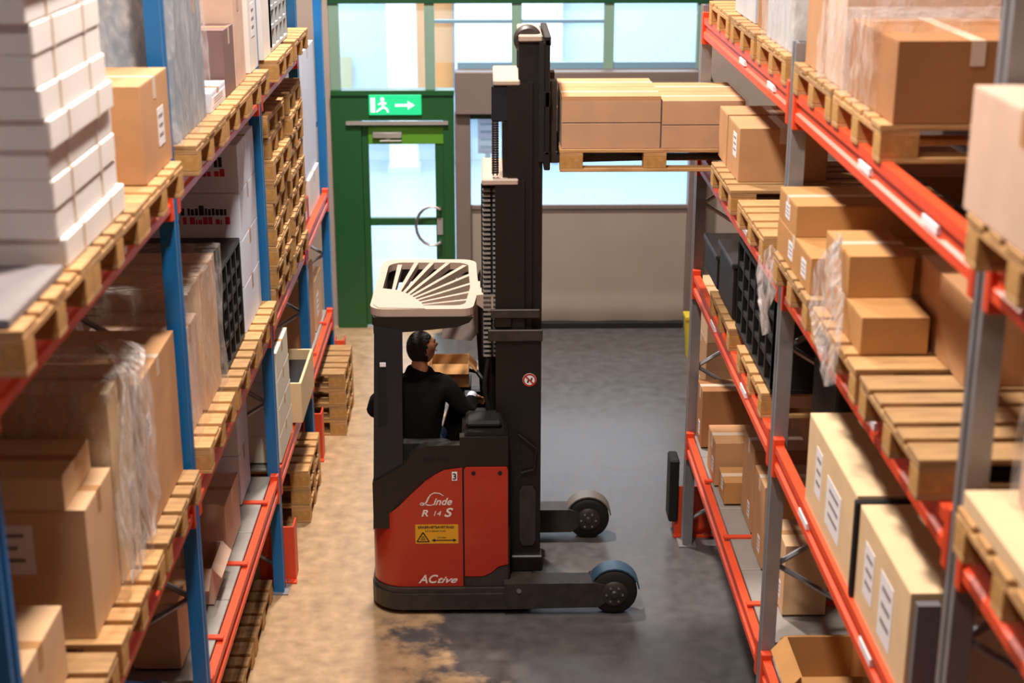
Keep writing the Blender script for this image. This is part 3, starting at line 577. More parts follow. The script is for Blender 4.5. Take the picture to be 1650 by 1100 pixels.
# right, lowest shelf
ZR = .915
C4 = [(1.50, 1.95, 9.95, 10.2, .42, 'tall brown carton on lowest right shelf, farthest, by the end upright', 2), (1.5, 1.78, 9.28, 9.62, .3, 'brown carton on lowest right shelf, lower of near pair', 0), (1.52, 1.86, 8.98, 9.24, .15, 'low brown carton in front of the pair on lowest right shelf', 3),
      (1.62, 1.95, 8.55, 8.93, .55, 'upright brown carton behind the low carton on lowest right shelf', 0), (1.60, 1.9, 8.06, 8.4, .52, 'brown carton beside bare decking on lowest right shelf', 0), (2.0, 2.45, 7.4, 8.3, .6, 'deep dark carton on lowest right shelf', 2), (2.05, 2.5, 8.5, 9.9, .8, 'large dark carton deep on the lowest right shelf', 2),
      (1.62, 1.86, 7.50, 7.85, .42, 'narrow upright carton at the middle upright on lowest right shelf', 1)]
for x0, x1, y0, y1, h_, lb, mi in C4: carton(x0, x1, y0, y1, ZR, ZR + h_, lb, card[mi], lab=[('a', .08, .06, .07, .1)])
carton(1.5, 1.85, 6.42, 6.82, ZR, ZR + .25, 'pale carton at frame bottom on lowest right shelf, farther', card[3], open_=True); carton(1.5, 1.85, 5.75, 6.14, ZR, ZR + .36, 'ochre carton at frame bottom on lowest right shelf, middle', card[3])
carton(2.12, 2.42, 5.95, 6.6, ZR, ZR + .45, 'open carton deep at the bottom right', card[3], open_=True)
carton(1.5, 2.3, 4.8, 5.6, ZR, ZR + .5, 'big brown carton on lowest right shelf cut by frame bottom', card[0])
# things on the floor past the right rack
t = thing('yellow_bin', 'small yellow bin on the floor behind the right rack end', 'bin', (2.12, 14.6, 0)); part('body', MB().prism([(-.1, 0), (.1, 0), (.13, .42), (-.13, .42)], -.1, .1, 'y'), mat('bin_yellow', 'c9b21a', .5), t); part('rim', B(-.14, .14, -.11, .11, .42, .45), mat('bin_yellow', 'c9b21a', .5), t)
for k in range(3): carton(1.9, 2.5, 12.5, 13.2, k * .42, .418 + k * .42, 'brown carton stacked on the floor beyond the right rack, %s' % ['lowest', 'middle', 'top'][k], card[[2, 0, 1][k]], group='cartons beyond the right rack')

# load on the forks
pallet(1.06, 9.85, 3.0, 'wooden pallet carried on the raised truck forks')
TF = 3.145
for k, (x0, x1, w) in enumerate([(.47, 1.09, 'left'), (1.10, 1.62, 'right')]):
    for j in range(2):
        for q, (ya, yb) in enumerate(((9.47, 9.85), (9.86, 10.23))):
            carton(x0, x1, ya, yb, TF + j * (.165 if k == 0 else .15), TF + (.164 if k == 0 else .149) + j * (.165 if k == 0 else .15), 'brown carton on the raised pallet, %s %s, %s row' % (['bottom', 'top'][j], w, ['near', 'far'][q]), card[0], tape='x', flaps=(j == 1), group='cartons on the raised pallet')
film(.462, 1.63, 9.46, 10.24, TF, TF + .30, 'thin clear film round the cartons on the raised pallet', 21, .004, top=False, m=glassy('thin_film', 'e6dedc', .12, .25))

# ------------------------------------------------------------------ the reach truck
T = thing('reach_truck', 'red and black reach truck with raised mast standing in the aisle', 'forklift', (0, 0, 0))
def arc(cx, cy, r, a0, a1, n=6): return [(cx + r * math.cos(R(a0 + (a1 - a0) * k / n)), cy + r * math.sin(R(a0 + (a1 - a0) * k / n))) for k in range(n + 1)]
def foot(x0, x1, y0, y1, r):       # outline with rounded rear corners (x0 side)
    return [(x1, y0)] + arc(x0 + r, y0 + r, r, 270, 180) + arc(x0 + r, y1 - r, r, 180, 90) + [(x1, y1)]
ch = part('chassis', MB().prism(foot(-.80, .2, 9.22, 10.52, .22), .04, .155).prism(foot(-.785, .2, 9.235, 10.505, .21), .155, .19), M_base, T, label='scuffed dark chassis band')
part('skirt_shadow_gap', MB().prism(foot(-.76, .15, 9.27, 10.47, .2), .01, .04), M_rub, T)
part('lower_body', MB().prism(foot(-.775, .14, 9.27, 10.47, .2), .19, .62), M_truck, T)
# near wall, far wall and rear wall of the cab
part('near_wall', MB().prism([(-.77, .62), (.13, .62), (.13, 1.27), (-.19, 1.27), (-.19, 1.215), (-.40, 1.21), (-.46, 1.19), (-.52, 1.14), (-.55, 1.08), (-.77, .95)], 9.28, 9.36, 'y'), M_truck, T)
part('far_wall', MB().prism([(-.77, .62), (.13, .62), (.13, 1.2), (-.25, 1.2), (-.35, .85), (-.77, .8)], 10.38, 10.46, 'y'), M_truck, T)
part('rear_wall', B(-.775, -.72, 9.45, 10.3, .62, .95, c=.01), M_truckb, T)
part('battery_cover', B(-.18, .13, 9.36, 10.38, .62, 1.2, c=.012), M_truck, T)
# red side panel wraps the rear corner: bottom straight, top swept down to the rear
def topz(x, s):   # s = distance along the outline from the panel seam
    pts = [(0, 1.055), (.12, 1.04), (.22, .985), (.33, .88), (.42, .79), (.50, .72), (.62, .62), (.8, .58), (1.2, .56), (3, .56)]
    for (a, za), (b, zb) in zip(pts, pts[1:]):
        if a <= s <= b: return za + (zb - za) * (s - a) / (b - a)
    return .56
out = [(-.175 - .06 * k, 9.262) for k in range(7)] + arc(-.58, 9.467, .205, 270, 180, 8) + [(-.785, 9.6 + .1 * k) for k in range(8)]
out += arc(-.58, 10.273, .205, 180, 90, 8)
vs = []; sacc = 0; prev = out[0]
for i, p in enumerate(out):
    sacc += math.dist(p, prev); prev = p; vs += [(p[0], p[1], .195), (p[0], p[1], topz(p[0], sacc))]
inn = [(p[0] + (.02 if p[0] < -.6 else 0), p[1] + (.02 if p[1] < 9.6 else (-.02 if p[1] > 10.1 else 0))) for p in out]
m_ = len(vs); sacc = 0; prev = out[0]
for q, p in zip(inn, out):
    sacc += math.dist(p, prev); prev = p; vs += [(q[0], q[1], .195), (q[0], q[1], topz(p[0], sacc))]
fs = []
for i in range(len(out) - 1):
    a = 2 * i; fs += [(a, a + 2, a + 3, a + 1), (m_ + a + 1, m_ + a + 3, m_ + a + 2, m_ + a), (a + 1, a + 3, m_ + a + 3, m_ + a + 1), (a + 2, a, m_ + a, m_ + a + 2)]
fs += [(0, 1, m_ + 1, m_), (m_ - 2, 2 * m_ - 2, 2 * m_ - 1, m_ - 1)]
rp = part('side_panel', MB().add(vs, fs, True), M_tred, T, label='glossy red rear side panel with lettering')
p2 = part('battery_panel', MB().prism([(-.163, .27), (-.04, .27), (.02, .30), (.06, .34), (.128, .36), (.128, 1.045), (.118, 1.06), (-.15, 1.06), (-.163, 1.045)], 9.258, 9.285, 'y'), M_tred, T, label='red battery side panel with two black holes')
for x in (-.10, .075): part('panel_hole', MB().lathe([(.014, 0), (.014, .004)], (x, 9.2545, 1.025), 'y', 14), M_rub, p2)
part('panel_foot', MB().prism([(-.163, .195), (.128, .195), (.128, .35), (.06, .33), (.02, .29), (-.04, .262), (-.163, .262)], 9.262, 9.285, 'y'), M_base, T)
for x in (-.43, -.34):
    for z in (1.105, 1.125): part('vent_slot', B(x, x + .08, 9.276, 9.282, z, z + .008), M_rub, T)
# lettering
def text(s, size, m, loc, parent, name='lettering', shear=0, rot=(R(90), 0, 0), depth=.0008, sx=1, off=0, bold=0):
    c = bpy.data.curves.new(name, 'FONT'); c.body = s; c.size = size; c.shear = shear; c.extrude = depth; c.offset = bold; c.resolution_u = 4
    o = bpy.data.objects.new('tmp_text', c); COL.objects.link(o); bpy.context.view_layer.update()
    me = bpy.data.meshes.new_from_object(o.evaluated_get(bpy.context.evaluated_depsgraph_get())); bpy.data.objects.remove(o); bpy.data.curves.remove(c)
    me.name = name; me.materials.clear(); me.materials.append(m)
    for v in me.vertices: v.co.x *= sx
    return link(name, me, parent, loc, rot)
M_let = mat('lettering_white', 'e6dcd6', .5)
YF = 9.2605
def stroke(pts, w, y=YF, t=.0014): # tapered pen stroke in the x-z plane
    vs = []; n = len(pts)
    for i, p in enumerate(pts):
        a = pts[max(i - 1, 0)]; b = pts[min(i + 1, n - 1)]; d = Vector((b[0] - a[0], b[1] - a[1])).normalized(); ww = (w[i] if isinstance(w, list) else w) / 2
        vs += [(p[0] - d.y * ww, y, p[1] + d.x * ww), (p[0] + d.y * ww, y, p[1] - d.x * ww)]
    k = len(vs); vs += [(v[0], y - t, v[2]) for v in vs]
    fs = [(2 * i, 2 * i + 1, 2 * i + 3, 2 * i + 2) for i in range(n - 1)] + [(k + 2 * i, k + 2 * i + 2, k + 2 * i + 3, k + 2 * i + 1) for i in range(n - 1)]
    fs += [(2 * i, 2 * i + 2, k + 2 * i + 2, k + 2 * i) for i in range(n - 1)] + [(2 * i + 1, k + 2 * i + 1, k + 2 * i + 3, 2 * i + 3) for i in range(n - 1)]
    return vs, fs
lg = MB()      # the script L with its swash over the word
lg.add(*stroke([(-.30, .862), (-.325, .88), (-.36, .885), (-.385, .872), (-.40, .85), (-.412, .822), (-.425, .802), (-.445, .795), (-.458, .802), (-.45, .812), (-.43, .808), (-.405, .796), (-.38, .795), (-.368, .803)],
               [.003, .006, .006, .006, .009, .010, .009, .006, .004, .005, .007, .007, .005, .003]))
part('logo_swash', lg, M_let, rp); text('inde', .072, M_let, (-.372, YF, .797), rp, shear=.35, sx=1.0, bold=.001)
text('R', .066, M_let, (-.452, YF, .715), rp, shear=.25, sx=1.15, bold=.0015); text('14', .052, M_let, (-.378, YF, .717), rp, shear=.25, sx=1.1); text('S', .088, M_let, (-.300, YF, .712), rp, shear=.3, sx=1.15, bold=.002)
text('AC', .085, M_let, (-.475, YF, .222), rp, shear=.3, bold=.0015); text('tive', .068, M_let, (-.36, YF, .222), rp, shear=.5, sx=1.35, bold=.001)
nl = part('number_label', B(-.243, -.208, YF - .0015, YF, .972, 1.035), M_lab, rp, label='white label reading 3'); text('3', .062, M_ink, (-.241, YF - .0022, .981), nl, bold=.001)
wl = part('warning_label', B(-.492, -.205, YF - .0015, YF, .515, .655), M_yel, rp, label='yellow warning sticker with triangle and double arrow')
text('SÄKERHETSAVSTÅND', .0235, M_ink, (-.474, YF - .0022, .628), wl, 'warning_print', sx=1.06, bold=.0006); text('2,5 m bakom truck', .018, M_ink, (-.428, YF - .0022, .603), wl, 'warning_print')
tri = MB(); A, B_, C_ = (-.482, .53), (-.40, .53), (-.441, .598)
for a, b in ((A, B_), (B_, C_), (C_, A)): tri.add(*stroke([a, b], .007, YF - .0015))
for k in range(3): tri.add(*stroke([(-.458 + .004 * k, .545 + .011 * k), (-.424 - .004 * k, .545 + .011 * k)], .004, YF - .0015))
tri.box(-.36, -.24, YF - .0028, YF - .0015, .537, .543).prism([(-.36, .528), (-.36, .552), (-.384, .54)], YF - .0028, YF - .0015, 'y').prism([(-.24, .528), (-.24, .552), (-.216, .54)], YF - .0028, YF - .0015, 'y')
part('warning_symbols', tri, M_ink, wl); text('2,5 meter', .015, M_ink, (-.345, YF - .0022, .556), wl, 'warning_print')
# support arms with wheels
for y0, y1, xe, wx, nm in ((9.2, 9.36, .74, .845, 'near'), (10.38, 10.54, .62, .745, 'far')):
    part('support_arm', MB().prism([(.1, .05), (xe, .06), (xe + .05, .1), (xe + .05, .225), (xe - .02, .24), (.1, .24)], y0, y1, 'y'), M_base, T)
    part('arm_cap', B(xe - .06, wx + .1, y1 - .03, y1 + .02, .1, .25, c=.01) if nm == 'near' else B(xe, wx + .14, y1 - .03, y1 + .02, .08, .26, c=.01), M_base, T)
    wh = part('load_wheel', MB().lathe([(.05, -.008), (.135, -.008), (.155, .006), (.158, .02), (.158, .1), (.15, .118), (.06, .118)], (wx, y0 + .015, .158), 'y', 36), M_rub, T)
    part('wheel_hub', MB().lathe([(.02, -.03), (.03, -.02), (.075, -.016), (.09, -.004), (.09, .0)], (wx, y0 + .007, .158), 'y', 24), M_base, wh)
    for k in range(6): part('hub_bolt', MB().lathe([(.008, -.012), (.008, 0)], (wx + .055 * math.cos(k * R(60)), y0 - .008, .158 + .055 * math.sin(k * R(60))), 'y', 8), M_steel, wh)
    gd = MB(); ga = [R(8 + 16.4 * k) for k in range(11)]; n = len(ga)
    vs = [(wx + r_ * math.cos(a), yy, .158 + r_ * math.sin(a)) for yy in (y0 - .005 + .03, y1 - .0) for r_ in (.166, .176) for a in ga]
    fs = []
    for i in range(n - 1): fs += [(i, i + 1, 2 * n + i + 1, 2 * n + i), (n + i, 3 * n + i, 3 * n + i + 1, n + i + 1), (i, n + i, n + i + 1, i + 1), (2 * n + i, 2 * n + i + 1, 3 * n + i + 1, 3 * n + i)]
    gd.add(vs, fs, True); part('wheel_guard', gd, M_teal if nm == 'near' else mat('guard_grey', '77726e', .45, metal=.3), T, label='curved metal guard over the %s load wheel' % nm)
part('arm_crossbeam', B(.14, .3, 9.36, 10.38, .06, .2, c=.01), M_base, T)
part('arm_bolt', MB().lathe([(.016, 0), (.016, .01)], (.2, 9.19, .19), 'y', 10), M_steel, T)
# drive wheel below the rear
part('drive_wheel', MB().lathe([(.05, -.05), (.12, -.05), (.125, -.03), (.125, .03), (.12, .05), (.05, .05)], (-.5, 9.87, .125), 'y', 24), M_rub, T)
# mast: three pairs of channels
def channel(x0, x1, y, z0, z1, s_, nm, m=M_truck):
    w = .012; d = .045
    pr = [(x0, y), (x1, y), (x1, y + s_ * d), (x1 - w * 1.5, y + s_ * d), (x1 - w * 1.5, y + s_ * w), (x0 + w * 1.5, y + s_ * w), (x0 + w * 1.5, y + s_ * d), (x0, y + s_ * d)]
    return part(nm, MB().prism(pr, z0, z1, 'z'), m, T)
for (yn, s_) in ((9.52, 1), (10.22, -1)):
    channel(.05, .24, yn, .2, 2.93, s_, 'outer_mast_channel'); channel(.13, .29, yn + s_ * .03, .3, 3.55, s_, 'middle_mast_channel'); channel(.20, .355, yn + s_ * .06 - s_ * .03 * 0, .24 + .0, 3.83, s_, 'inner_mast_channel')
channel(.22, .352, 9.515, .19, 1.9, 1, 'mast_front_strip')
part('mast_top_crossmember', B(-.035, .2, 9.515, 10.22, 2.90, 2.94, c=.008), M_beige, T, label='top crossmember of outer mast, painted pale as if lit from above'); part('mast_top_crossmember', B(.04, .21, 9.54, 10.2, 3.53, 3.565, c=.008), M_beige, T, label='top crossmember of middle mast, painted pale as if lit from above')  # light from above is put into the pale colour of these crossmembers
part('mast_top_block', B(.03, .16, 9.56, 9.95, 3.30, 3.53, c=.01), M_truckb, T)
ib = MB().box(.2, .35, 9.55, 10.2, 3.80, 3.84, c=.008); part('inner_mast_crossmember', ib, M_beige, T)
part('mast_tip', MB().lathe([(.02, 0), (.075, 0), (.09, .03), (.09, .1), (.06, .14), (.02, .15)], (.26, 9.62, 3.80), 'y', 20), M_base, T)
part('mast_tie', B(.05, .22, 9.56, 10.2, 1.2, 1.3, c=.01), M_truck, T); part('mast_tie', B(.05, .22, 9.56, 10.2, .3, .45, c=.01), M_truck, T); part('mast_tie', B(.05, .22, 9.56, 10.2, 2.2, 2.3, c=.01), M_truck, T)
part('mast_back_plate', B(.10, .16, 9.57, 10.17, .45, 3.3, c=.004), M_truck, T, label='dark plate closing the mast between the channels')
part('mast_bracket', MB().box(.0, .36, 9.49, 9.515, 1.86, 1.94, c=.005).box(.02, .34, 9.49, 9.515, 2.02, 2.08, c=.005), M_base, T)
part('mast_foot_cover', MB().prism([(.21, .42), (.23, .38), (.30, .38), (.32, .42), (.32, .78), (.30, .82), (.23, .82), (.21, .78)], 9.5, 9.52, 'y'), M_base, T)
part('mast_foot', B(.14, .37, 9.46, 9.58, .2, .32, c=.01), M_truck, T); part('mast_foot', B(.14, .37, 10.16, 10.28, .2, .32, c=.01), M_truck, T)
# lift chains, hose chain and cylinders
cc = MB()
for k in range(36):
    z = 1.72 + k * .032
    cc.box(.035, .075, 9.60, 9.66, z, z + .014).box(-.03, .02, 9.60, 9.66, z, z + .012)
part('cable_chain', cc, M_shelf, T, label='ribbed grey cable chain beside the mast')
part('chain_channel', B(-.04, .08, 9.67, 9.70, 1.7, 2.88), M_truckb, T)
part('lift_cylinder', MB().tube([(.02, 9.75, .6), (.02, 9.75, 2.88)], .035, 14), M_truck, T); part('lift_cylinder', MB().tube([(.02, 10.0, .6), (.02, 10.0, 2.88)], .035, 14), M_truck, T)
lc = MB()
for k in range(50): lc.box(.165 + .004 * (k % 2), .195 - .004 * (k % 2), 9.66, 9.69, 1.9 + k * .032, 1.926 + k * .032)
part('lift_chain', lc, M_truck, T)
c2_ = MB()
for k in range(22): c2_.box(.03, .075, 9.55, 9.59, 2.97 + k * .0155, 2.976 + k * .0155)
part('hose_pack', c2_.box(.035, .045, 9.59, 9.6, 2.95, 3.32).box(.06, .07, 9.59, 9.6, 2.95, 3.32), M_base, T)
part('hose', MB().tube([(.0, 9.62, 1.7), (-.03, 9.6, 1.5), (.0, 9.6, 1.35), (.05, 9.62, 1.25)], .014, 8), M_rub, T)
part('hose', MB().tube([(.20, 9.50, 1.2), (.32, 9.49, 1.1), (.31, 9.49, .95), (.22, 9.5, .92)], .01, 8), M_rub, T)
# no-stepping sticker
st = part('round_sticker', MB().lathe([(.001, -.002), (.046, -.002), (.046, 0)], (.275, 9.513, 1.585), 'y', 28), M_lab, T, label='round white sticker with red ring')
rg = MB(); vs = []; n = 32
for r_ in (.034, .045):
    for k in range(n): a = 2 * math.pi * k / n; vs.append((.275 + r_ * math.cos(a), 9.5095, 1.585 + r_ * math.sin(a)))
rg.add(vs, [(k, (k + 1) % n, n + (k + 1) % n, n + k) for k in range(n)]).add(*stroke([(.247, 1.613), (.303, 1.557)], .01, 9.5095, .0012)); part('red_ring', rg, mat('sticker_red', 'b23224', .5), st)
part('pictogram', MB().add(*stroke([(.262, 1.565), (.27, 1.59), (.285, 1.575), (.29, 1.6)], .012, 9.5105, .0006)), M_ink, st)
# carriage and forks
cg = MB().box(.36, .40, 9.5, 10.24, 3.0, 3.12, c=.006).box(.36, .40, 9.5, 10.24, 3.4, 3.5, c=.006)
for y in (9.5, 9.72, 9.95, 10.2): cg.box(.365, .395, y, y + .035, 3.1, 3.82, c=.004)
cg.box(.36, .4, 9.5, 10.24, 3.78, 3.84, c=.006)
part('fork_carriage', cg, M_truck, T); part('carriage_plate', B(.33, .362, 9.53, 10.2, 3.05, 3.8), M_rub, T)
for y in (9.60, 9.98):
    part('fork', MB().prism([(.40, 3.028), (1.55, 3.055), (1.55, 3.068), (.445, 3.075), (.445, 3.55), (.40, 3.55)], y, y + .11, 'y'), M_base, T)
# overhead guard: rim, solid corner and fan of bars
ZG = 2.09
def P(u): return Vector((u[0], u[1]))
outer = arc(-.66, 9.42, .1, 180, 270, 5) + arc(-.17, 9.40, .08, 270, 360, 4) + [(-.06, 9.8), (-.075, 10.2)] + arc(-.19, 10.42, .11, 0, 90, 5) + arc(-.62, 10.41, .13, 90, 180, 5)
cxy = Vector((-.42, 9.9)); inner = []
for p in outer: v = P(p) - cxy; inner.append(((cxy.x + v.x * .84), (cxy.y + v.y * .86)))
rim = MB(); n = len(outer); vs = [(p[0], p[1], ZG) for p in outer] + [(p[0], p[1], ZG) for p in inner] + [(p[0], p[1], ZG + .05) for p in outer] + [(p[0], p[1], ZG + .05) for p in inner]
fs = []
for i in range(n):
    j = (i + 1) % n; fs += [(i, j, n + j, n + i), (2 * n + i, 3 * n + i, 3 * n + j, 2 * n + j), (i, 2 * n + i, 2 * n + j, j), (n + i, n + j, 3 * n + j, 3 * n + i)]
rim.add(vs, fs); gr = part('guard_rim', rim, M_beige, T, label='pale rim of the overhead guard')
part('guard_corner_plate', MB().prism([(-.74, 9.42), (-.70, 9.34), (-.4, 9.32), (-.43, 9.45), (-.475, 9.55), (-.52, 9.64), (-.60, 9.74), (-.745, 9.80)], ZG + .003, ZG + .055), M_beige, T, label='solid pale corner of the overhead guard')
ends = [(-.62, 10.40), (-.505, 10.46), (-.39, 10.47), (-.27, 10.48), (-.16, 10.38), (-.12, 10.14), (-.11, 9.92), (-.11, 9.72), (-.12, 9.54)]
starts = [(-.63, 9.72), (-.59, 9.72), (-.56, 9.69), (-.53, 9.65), (-.51, 9.61), (-.49, 9.57), (-.465, 9.53), (-.445, 9.48), (-.42, 9.43)]
for a, b in zip(starts, ends):
    d = (P(b) - P(a)).normalized(); pn = Vector((-d.y, d.x)) ; w0, w1 = .011, .016
    poly = [tuple(P(a) + pn * w0), tuple(P(a) - pn * w0), tuple(P(b) - pn * w1), tuple(P(b) + pn * w1)]
    part('guard_bar', MB().prism(poly, ZG + .002, ZG + .048), M_beige, T)
part('guard_fascia', MB().prism([(-.735, ZG), (-.09, ZG), (-.12, 2.05), (-.2, 2.02), (-.5, 1.99), (-.735, 1.98)], 9.31, 9.35, 'y'), M_truck, T)
part('guard_fascia', MB().prism([(-.735, ZG), (-.09, ZG), (-.12, 2.05), (-.5, 2.0), (-.735, 1.98)], 10.46, 10.5, 'y'), M_truck, T)
part('guard_rear_rail', B(-.745, -.70, 9.35, 10.46, 2.02, ZG, c=.006), M_truck, T)
part('guard_post', MB().prism([(-.775, .6), (-.57, .85), (-.555, 2.0), (-.73, 2.03)], 9.30, 9.42, 'y'), M_truckb, T, label='wide blue-black rear guard post, near side')
part('guard_post_inset', MB().prism([(-.72, 1.35), (-.665, 1.36), (-.66, 1.8), (-.715, 1.8)], 9.292, 9.30, 'y'), M_rub, T); part('post_reflector', B(-.70, -.66, 9.286, 9.292, 1.76, 1.79, c=.002), M_lab, T)
part('guard_post', MB().prism([(-.775, .6), (-.68, .7), (-.67, 2.02), (-.73, 2.03)], 10.40, 10.46, 'y'), M_truck, T)
part('guard_front_strut', MB().prism([(-.1, 2.0), (-.06, 1.2), (.0, 1.2), (-.05, 2.1)], 10.36, 10.42, 'y'), M_truck, T)
# neck joining guard and mast
part('guard_neck', MB().prism([(-.09, ZG), (-.09, ZG + .05), (.0, ZG + .06), (.06, ZG + .03), (.14, ZG - .06), (.05, ZG - .1), (-.02, ZG - .05)], 9.62, 9.95, 'y'), M_beige, T, label='pale bracket between guard and mast')
part('work_light', MB().box(-.05, .04, 9.78, 9.9, ZG + .05, ZG + .11, c=.01).box(-.03, .02, 9.77, 9.785, ZG + .06, ZG + .1), M_rub, T)
part('neck_clamp', B(.04, .16, 9.5, 9.75, 1.95, 2.03, c=.01), M_truck, T)
# console, steering wheel, seat, screen
part('console', MB().prism([(-.17, 1.2), (.12, 1.2), (.13, 1.27), (.10, 1.30), (-.13, 1.30), (-.17, 1.26)], 9.3, 9.75, 'y'), M_truck, T)
arm = part('armrest', B(-.15, .09, 9.36, 9.58, 1.30, 1.35, c=.018), M_rub, T)
jy = MB().tube([(.0, 9.85, 1.2), (.01, 9.85, 1.3)], .014, 8).lathe([(.005, 0), (.02, .006), (.02, .02), (.005, .028)], (.01, 9.85, 1.3), 'z', 12); part('joystick', jy, M_rub, T)
part('emergency_button', MB().lathe([(.012, 0), (.012, .012), (.026, .014), (.026, .03), (.016, .036), (.002, .037)], (.03, 9.95, 1.2), 'z', 14), M_tred, T, label='red mushroom button')
part('control_desk', B(-.12, .12, 9.78, 10.36, 1.02, 1.2, c=.015), M_truck, T)
part('windscreen_hoop', MB().tube([(-.22, 10.2, 1.2), (-.21, 10.2, 1.36), (-.16, 10.2, 1.42), (-.08, 10.15, 1.42), (.0, 10.0, 1.36), (.07, 9.8, 1.26), (.08, 9.7, 1.2)], .014, 8), M_truck, T)
part('side_screen', MB().prism([(-.33, 1.62), (-.12, 1.60), (-.07, 1.66), (-.07, 1.95), (-.10, 2.02), (-.31, 1.84)], 10.30, 10.32, 'y'), mat('screen_grey', 'a49a98', .4), T, label='pale grey side screen under guard')
part('seat_cushion', B(-.66, -.28, 9.52, 9.98, .82, .94, c=.03), M_rub, T)
sb = MB().prism(arc(-.3, 1.11, .07, 0, 90, 5) + arc(-.62, 1.11, .07, 90, 180, 5) + [(-.68, .9), (-.24, .9)], 9.40, 9.49, 'y'); part('seat_back', sb, M_rub, T)
part('seat_base', B(-.6, -.34, 9.55, 9.9, .62, .82, c=.01), M_truck, T)
sw = MB(); n = 24; R1, r1 = .12, .011; c0 = Vector((-.45, 10.2, 1.19))
vs = [(c0.x + (R1 + r1 * math.cos(b)) * math.cos(a), c0.y + (R1 + r1 * math.cos(b)) * math.sin(a), c0.z + r1 * math.sin(b)) for a in [2 * math.pi * k / n for k in range(n)] for b in [2 * math.pi * q / 8 for q in range(8)]]
sw.add(vs, [(k * 8 + q, k * 8 + (q + 1) % 8, ((k + 1) % n) * 8 + (q + 1) % 8, ((k + 1) % n) * 8 + q) for k in range(n) for q in range(8)], True)
stw = part('steering_wheel', sw, M_rub, T); part('steering_column', MB().tube([(-.45, 10.3, .62), (-.45, 10.2, 1.17)], .03, 10), M_truck, T)
part('wheel_spoke', MB().box(-.56, -.34, 10.19, 10.21, 1.18, 1.195), M_rub, stw)
part('control_shelf', B(-.42, -.12, 10.1, 10.36, 1.30, 1.33, c=.004), M_truck, T)
# open carton carried on the shelf behind the driver's controls
carton(-.40, -.135, 10.08, 10.30, 1.331, 1.50, 'small open cardboard box on the truck behind the driver', card[3], open_=True)

# ------------------------------------------------------------------ the driver
D = thing('person', 'driver in black jacket and blue jeans seated on truck, back turned, looking up right', 'person', (-.48, 9.7, .94))
O = Vector((-.48, 9.7, .94))
def skin_mesh(name, J, E_, m, sub=2, extra=None):
    """J: {id: (pos, radius or (rx, ry))}; the skeleton is grown by a skin modifier and stored as plain mesh"""
    ids = list(J); me = bpy.data.meshes.new(name); me.from_pydata([tuple(Vector(J[i][0]) - O) for i in ids], [(ids.index(a), ids.index(b)) for a, b in E_], [])
    o = bpy.data.objects.new('tmp_skin', me); COL.objects.link(o); o.modifiers.new('skin', 'SKIN').use_smooth_shade = True
    for k, i in enumerate(ids):
        r_ = J[i][1]; me.skin_vertices[0].data[k].radius = r_ if isinstance(r_, tuple) else (r_, r_); me.skin_vertices[0].data[k].use_root = (k == 0)
    sb_ = o.modifiers.new('sub', 'SUBSURF'); sb_.levels = sub; sb_.render_levels = sub
    bpy.context.view_layer.update(); r2 = bpy.data.meshes.new_from_object(o.evaluated_get(bpy.context.evaluated_depsgraph_get()))
    bpy.data.objects.remove(o); r2.materials.clear(); r2.materials.append(m); r2.name = name
    for p in r2.polygons: p.use_smooth = True
    return r2
def join(meshes, name, m):
    bm = bmesh.new()
    for q in meshes: bm.from_mesh(q)
    me = bpy.data.meshes.new(name); bm.to_mesh(me); bm.free(); me.materials.append(m)
    for p in me.polygons: p.use_smooth = True
    return me
hip = (-.49, 9.66, 1.0)
SK = {'pel': (hip, (.15, .11)), 'waist': ((-.485, 9.67, 1.17), (.14, .10)), 'chest': ((-.475, 9.71, 1.36), (.165, .115)), 'neckb': ((-.465, 9.735, 1.53), (.07, .06)), 'neck': ((-.465, 9.765, 1.665), (.056, .056)),
      'sr': ((-.29, 9.74, 1.475), .062), 'er': ((-.13, 9.70, 1.26), .047), 'wr': ((-.11, 9.90, 1.33), .030), 'sl': ((-.655, 9.74, 1.475), .062), 'el': ((-.80, 9.74, 1.28), .047), 'wl': ((-.60, 10.02, 1.22), .030),
      'hr': ((-.40, 9.72, .99), .085), 'kr': ((-.36, 10.12, .98), .062), 'ar': ((-.36, 10.2, .70), .042), 'hl': ((-.65, 9.70, .99), .085), 'kl': ((-.74, 10.05, .98), .062), 'al': ((-.66, 10.2, .70), .042)}
ED = [('pel', 'waist'), ('waist', 'chest'), ('chest', 'neckb'), ('neckb', 'neck'), ('chest', 'sr'), ('sr', 'er'), ('er', 'wr'), ('chest', 'sl'), ('sl', 'el'), ('el', 'wl'), ('pel', 'hr'), ('hr', 'kr'), ('kr', 'ar'), ('pel', 'hl'), ('hl', 'kl'), ('kl', 'al')]
body = skin_mesh('body', SK, ED, M_skin)
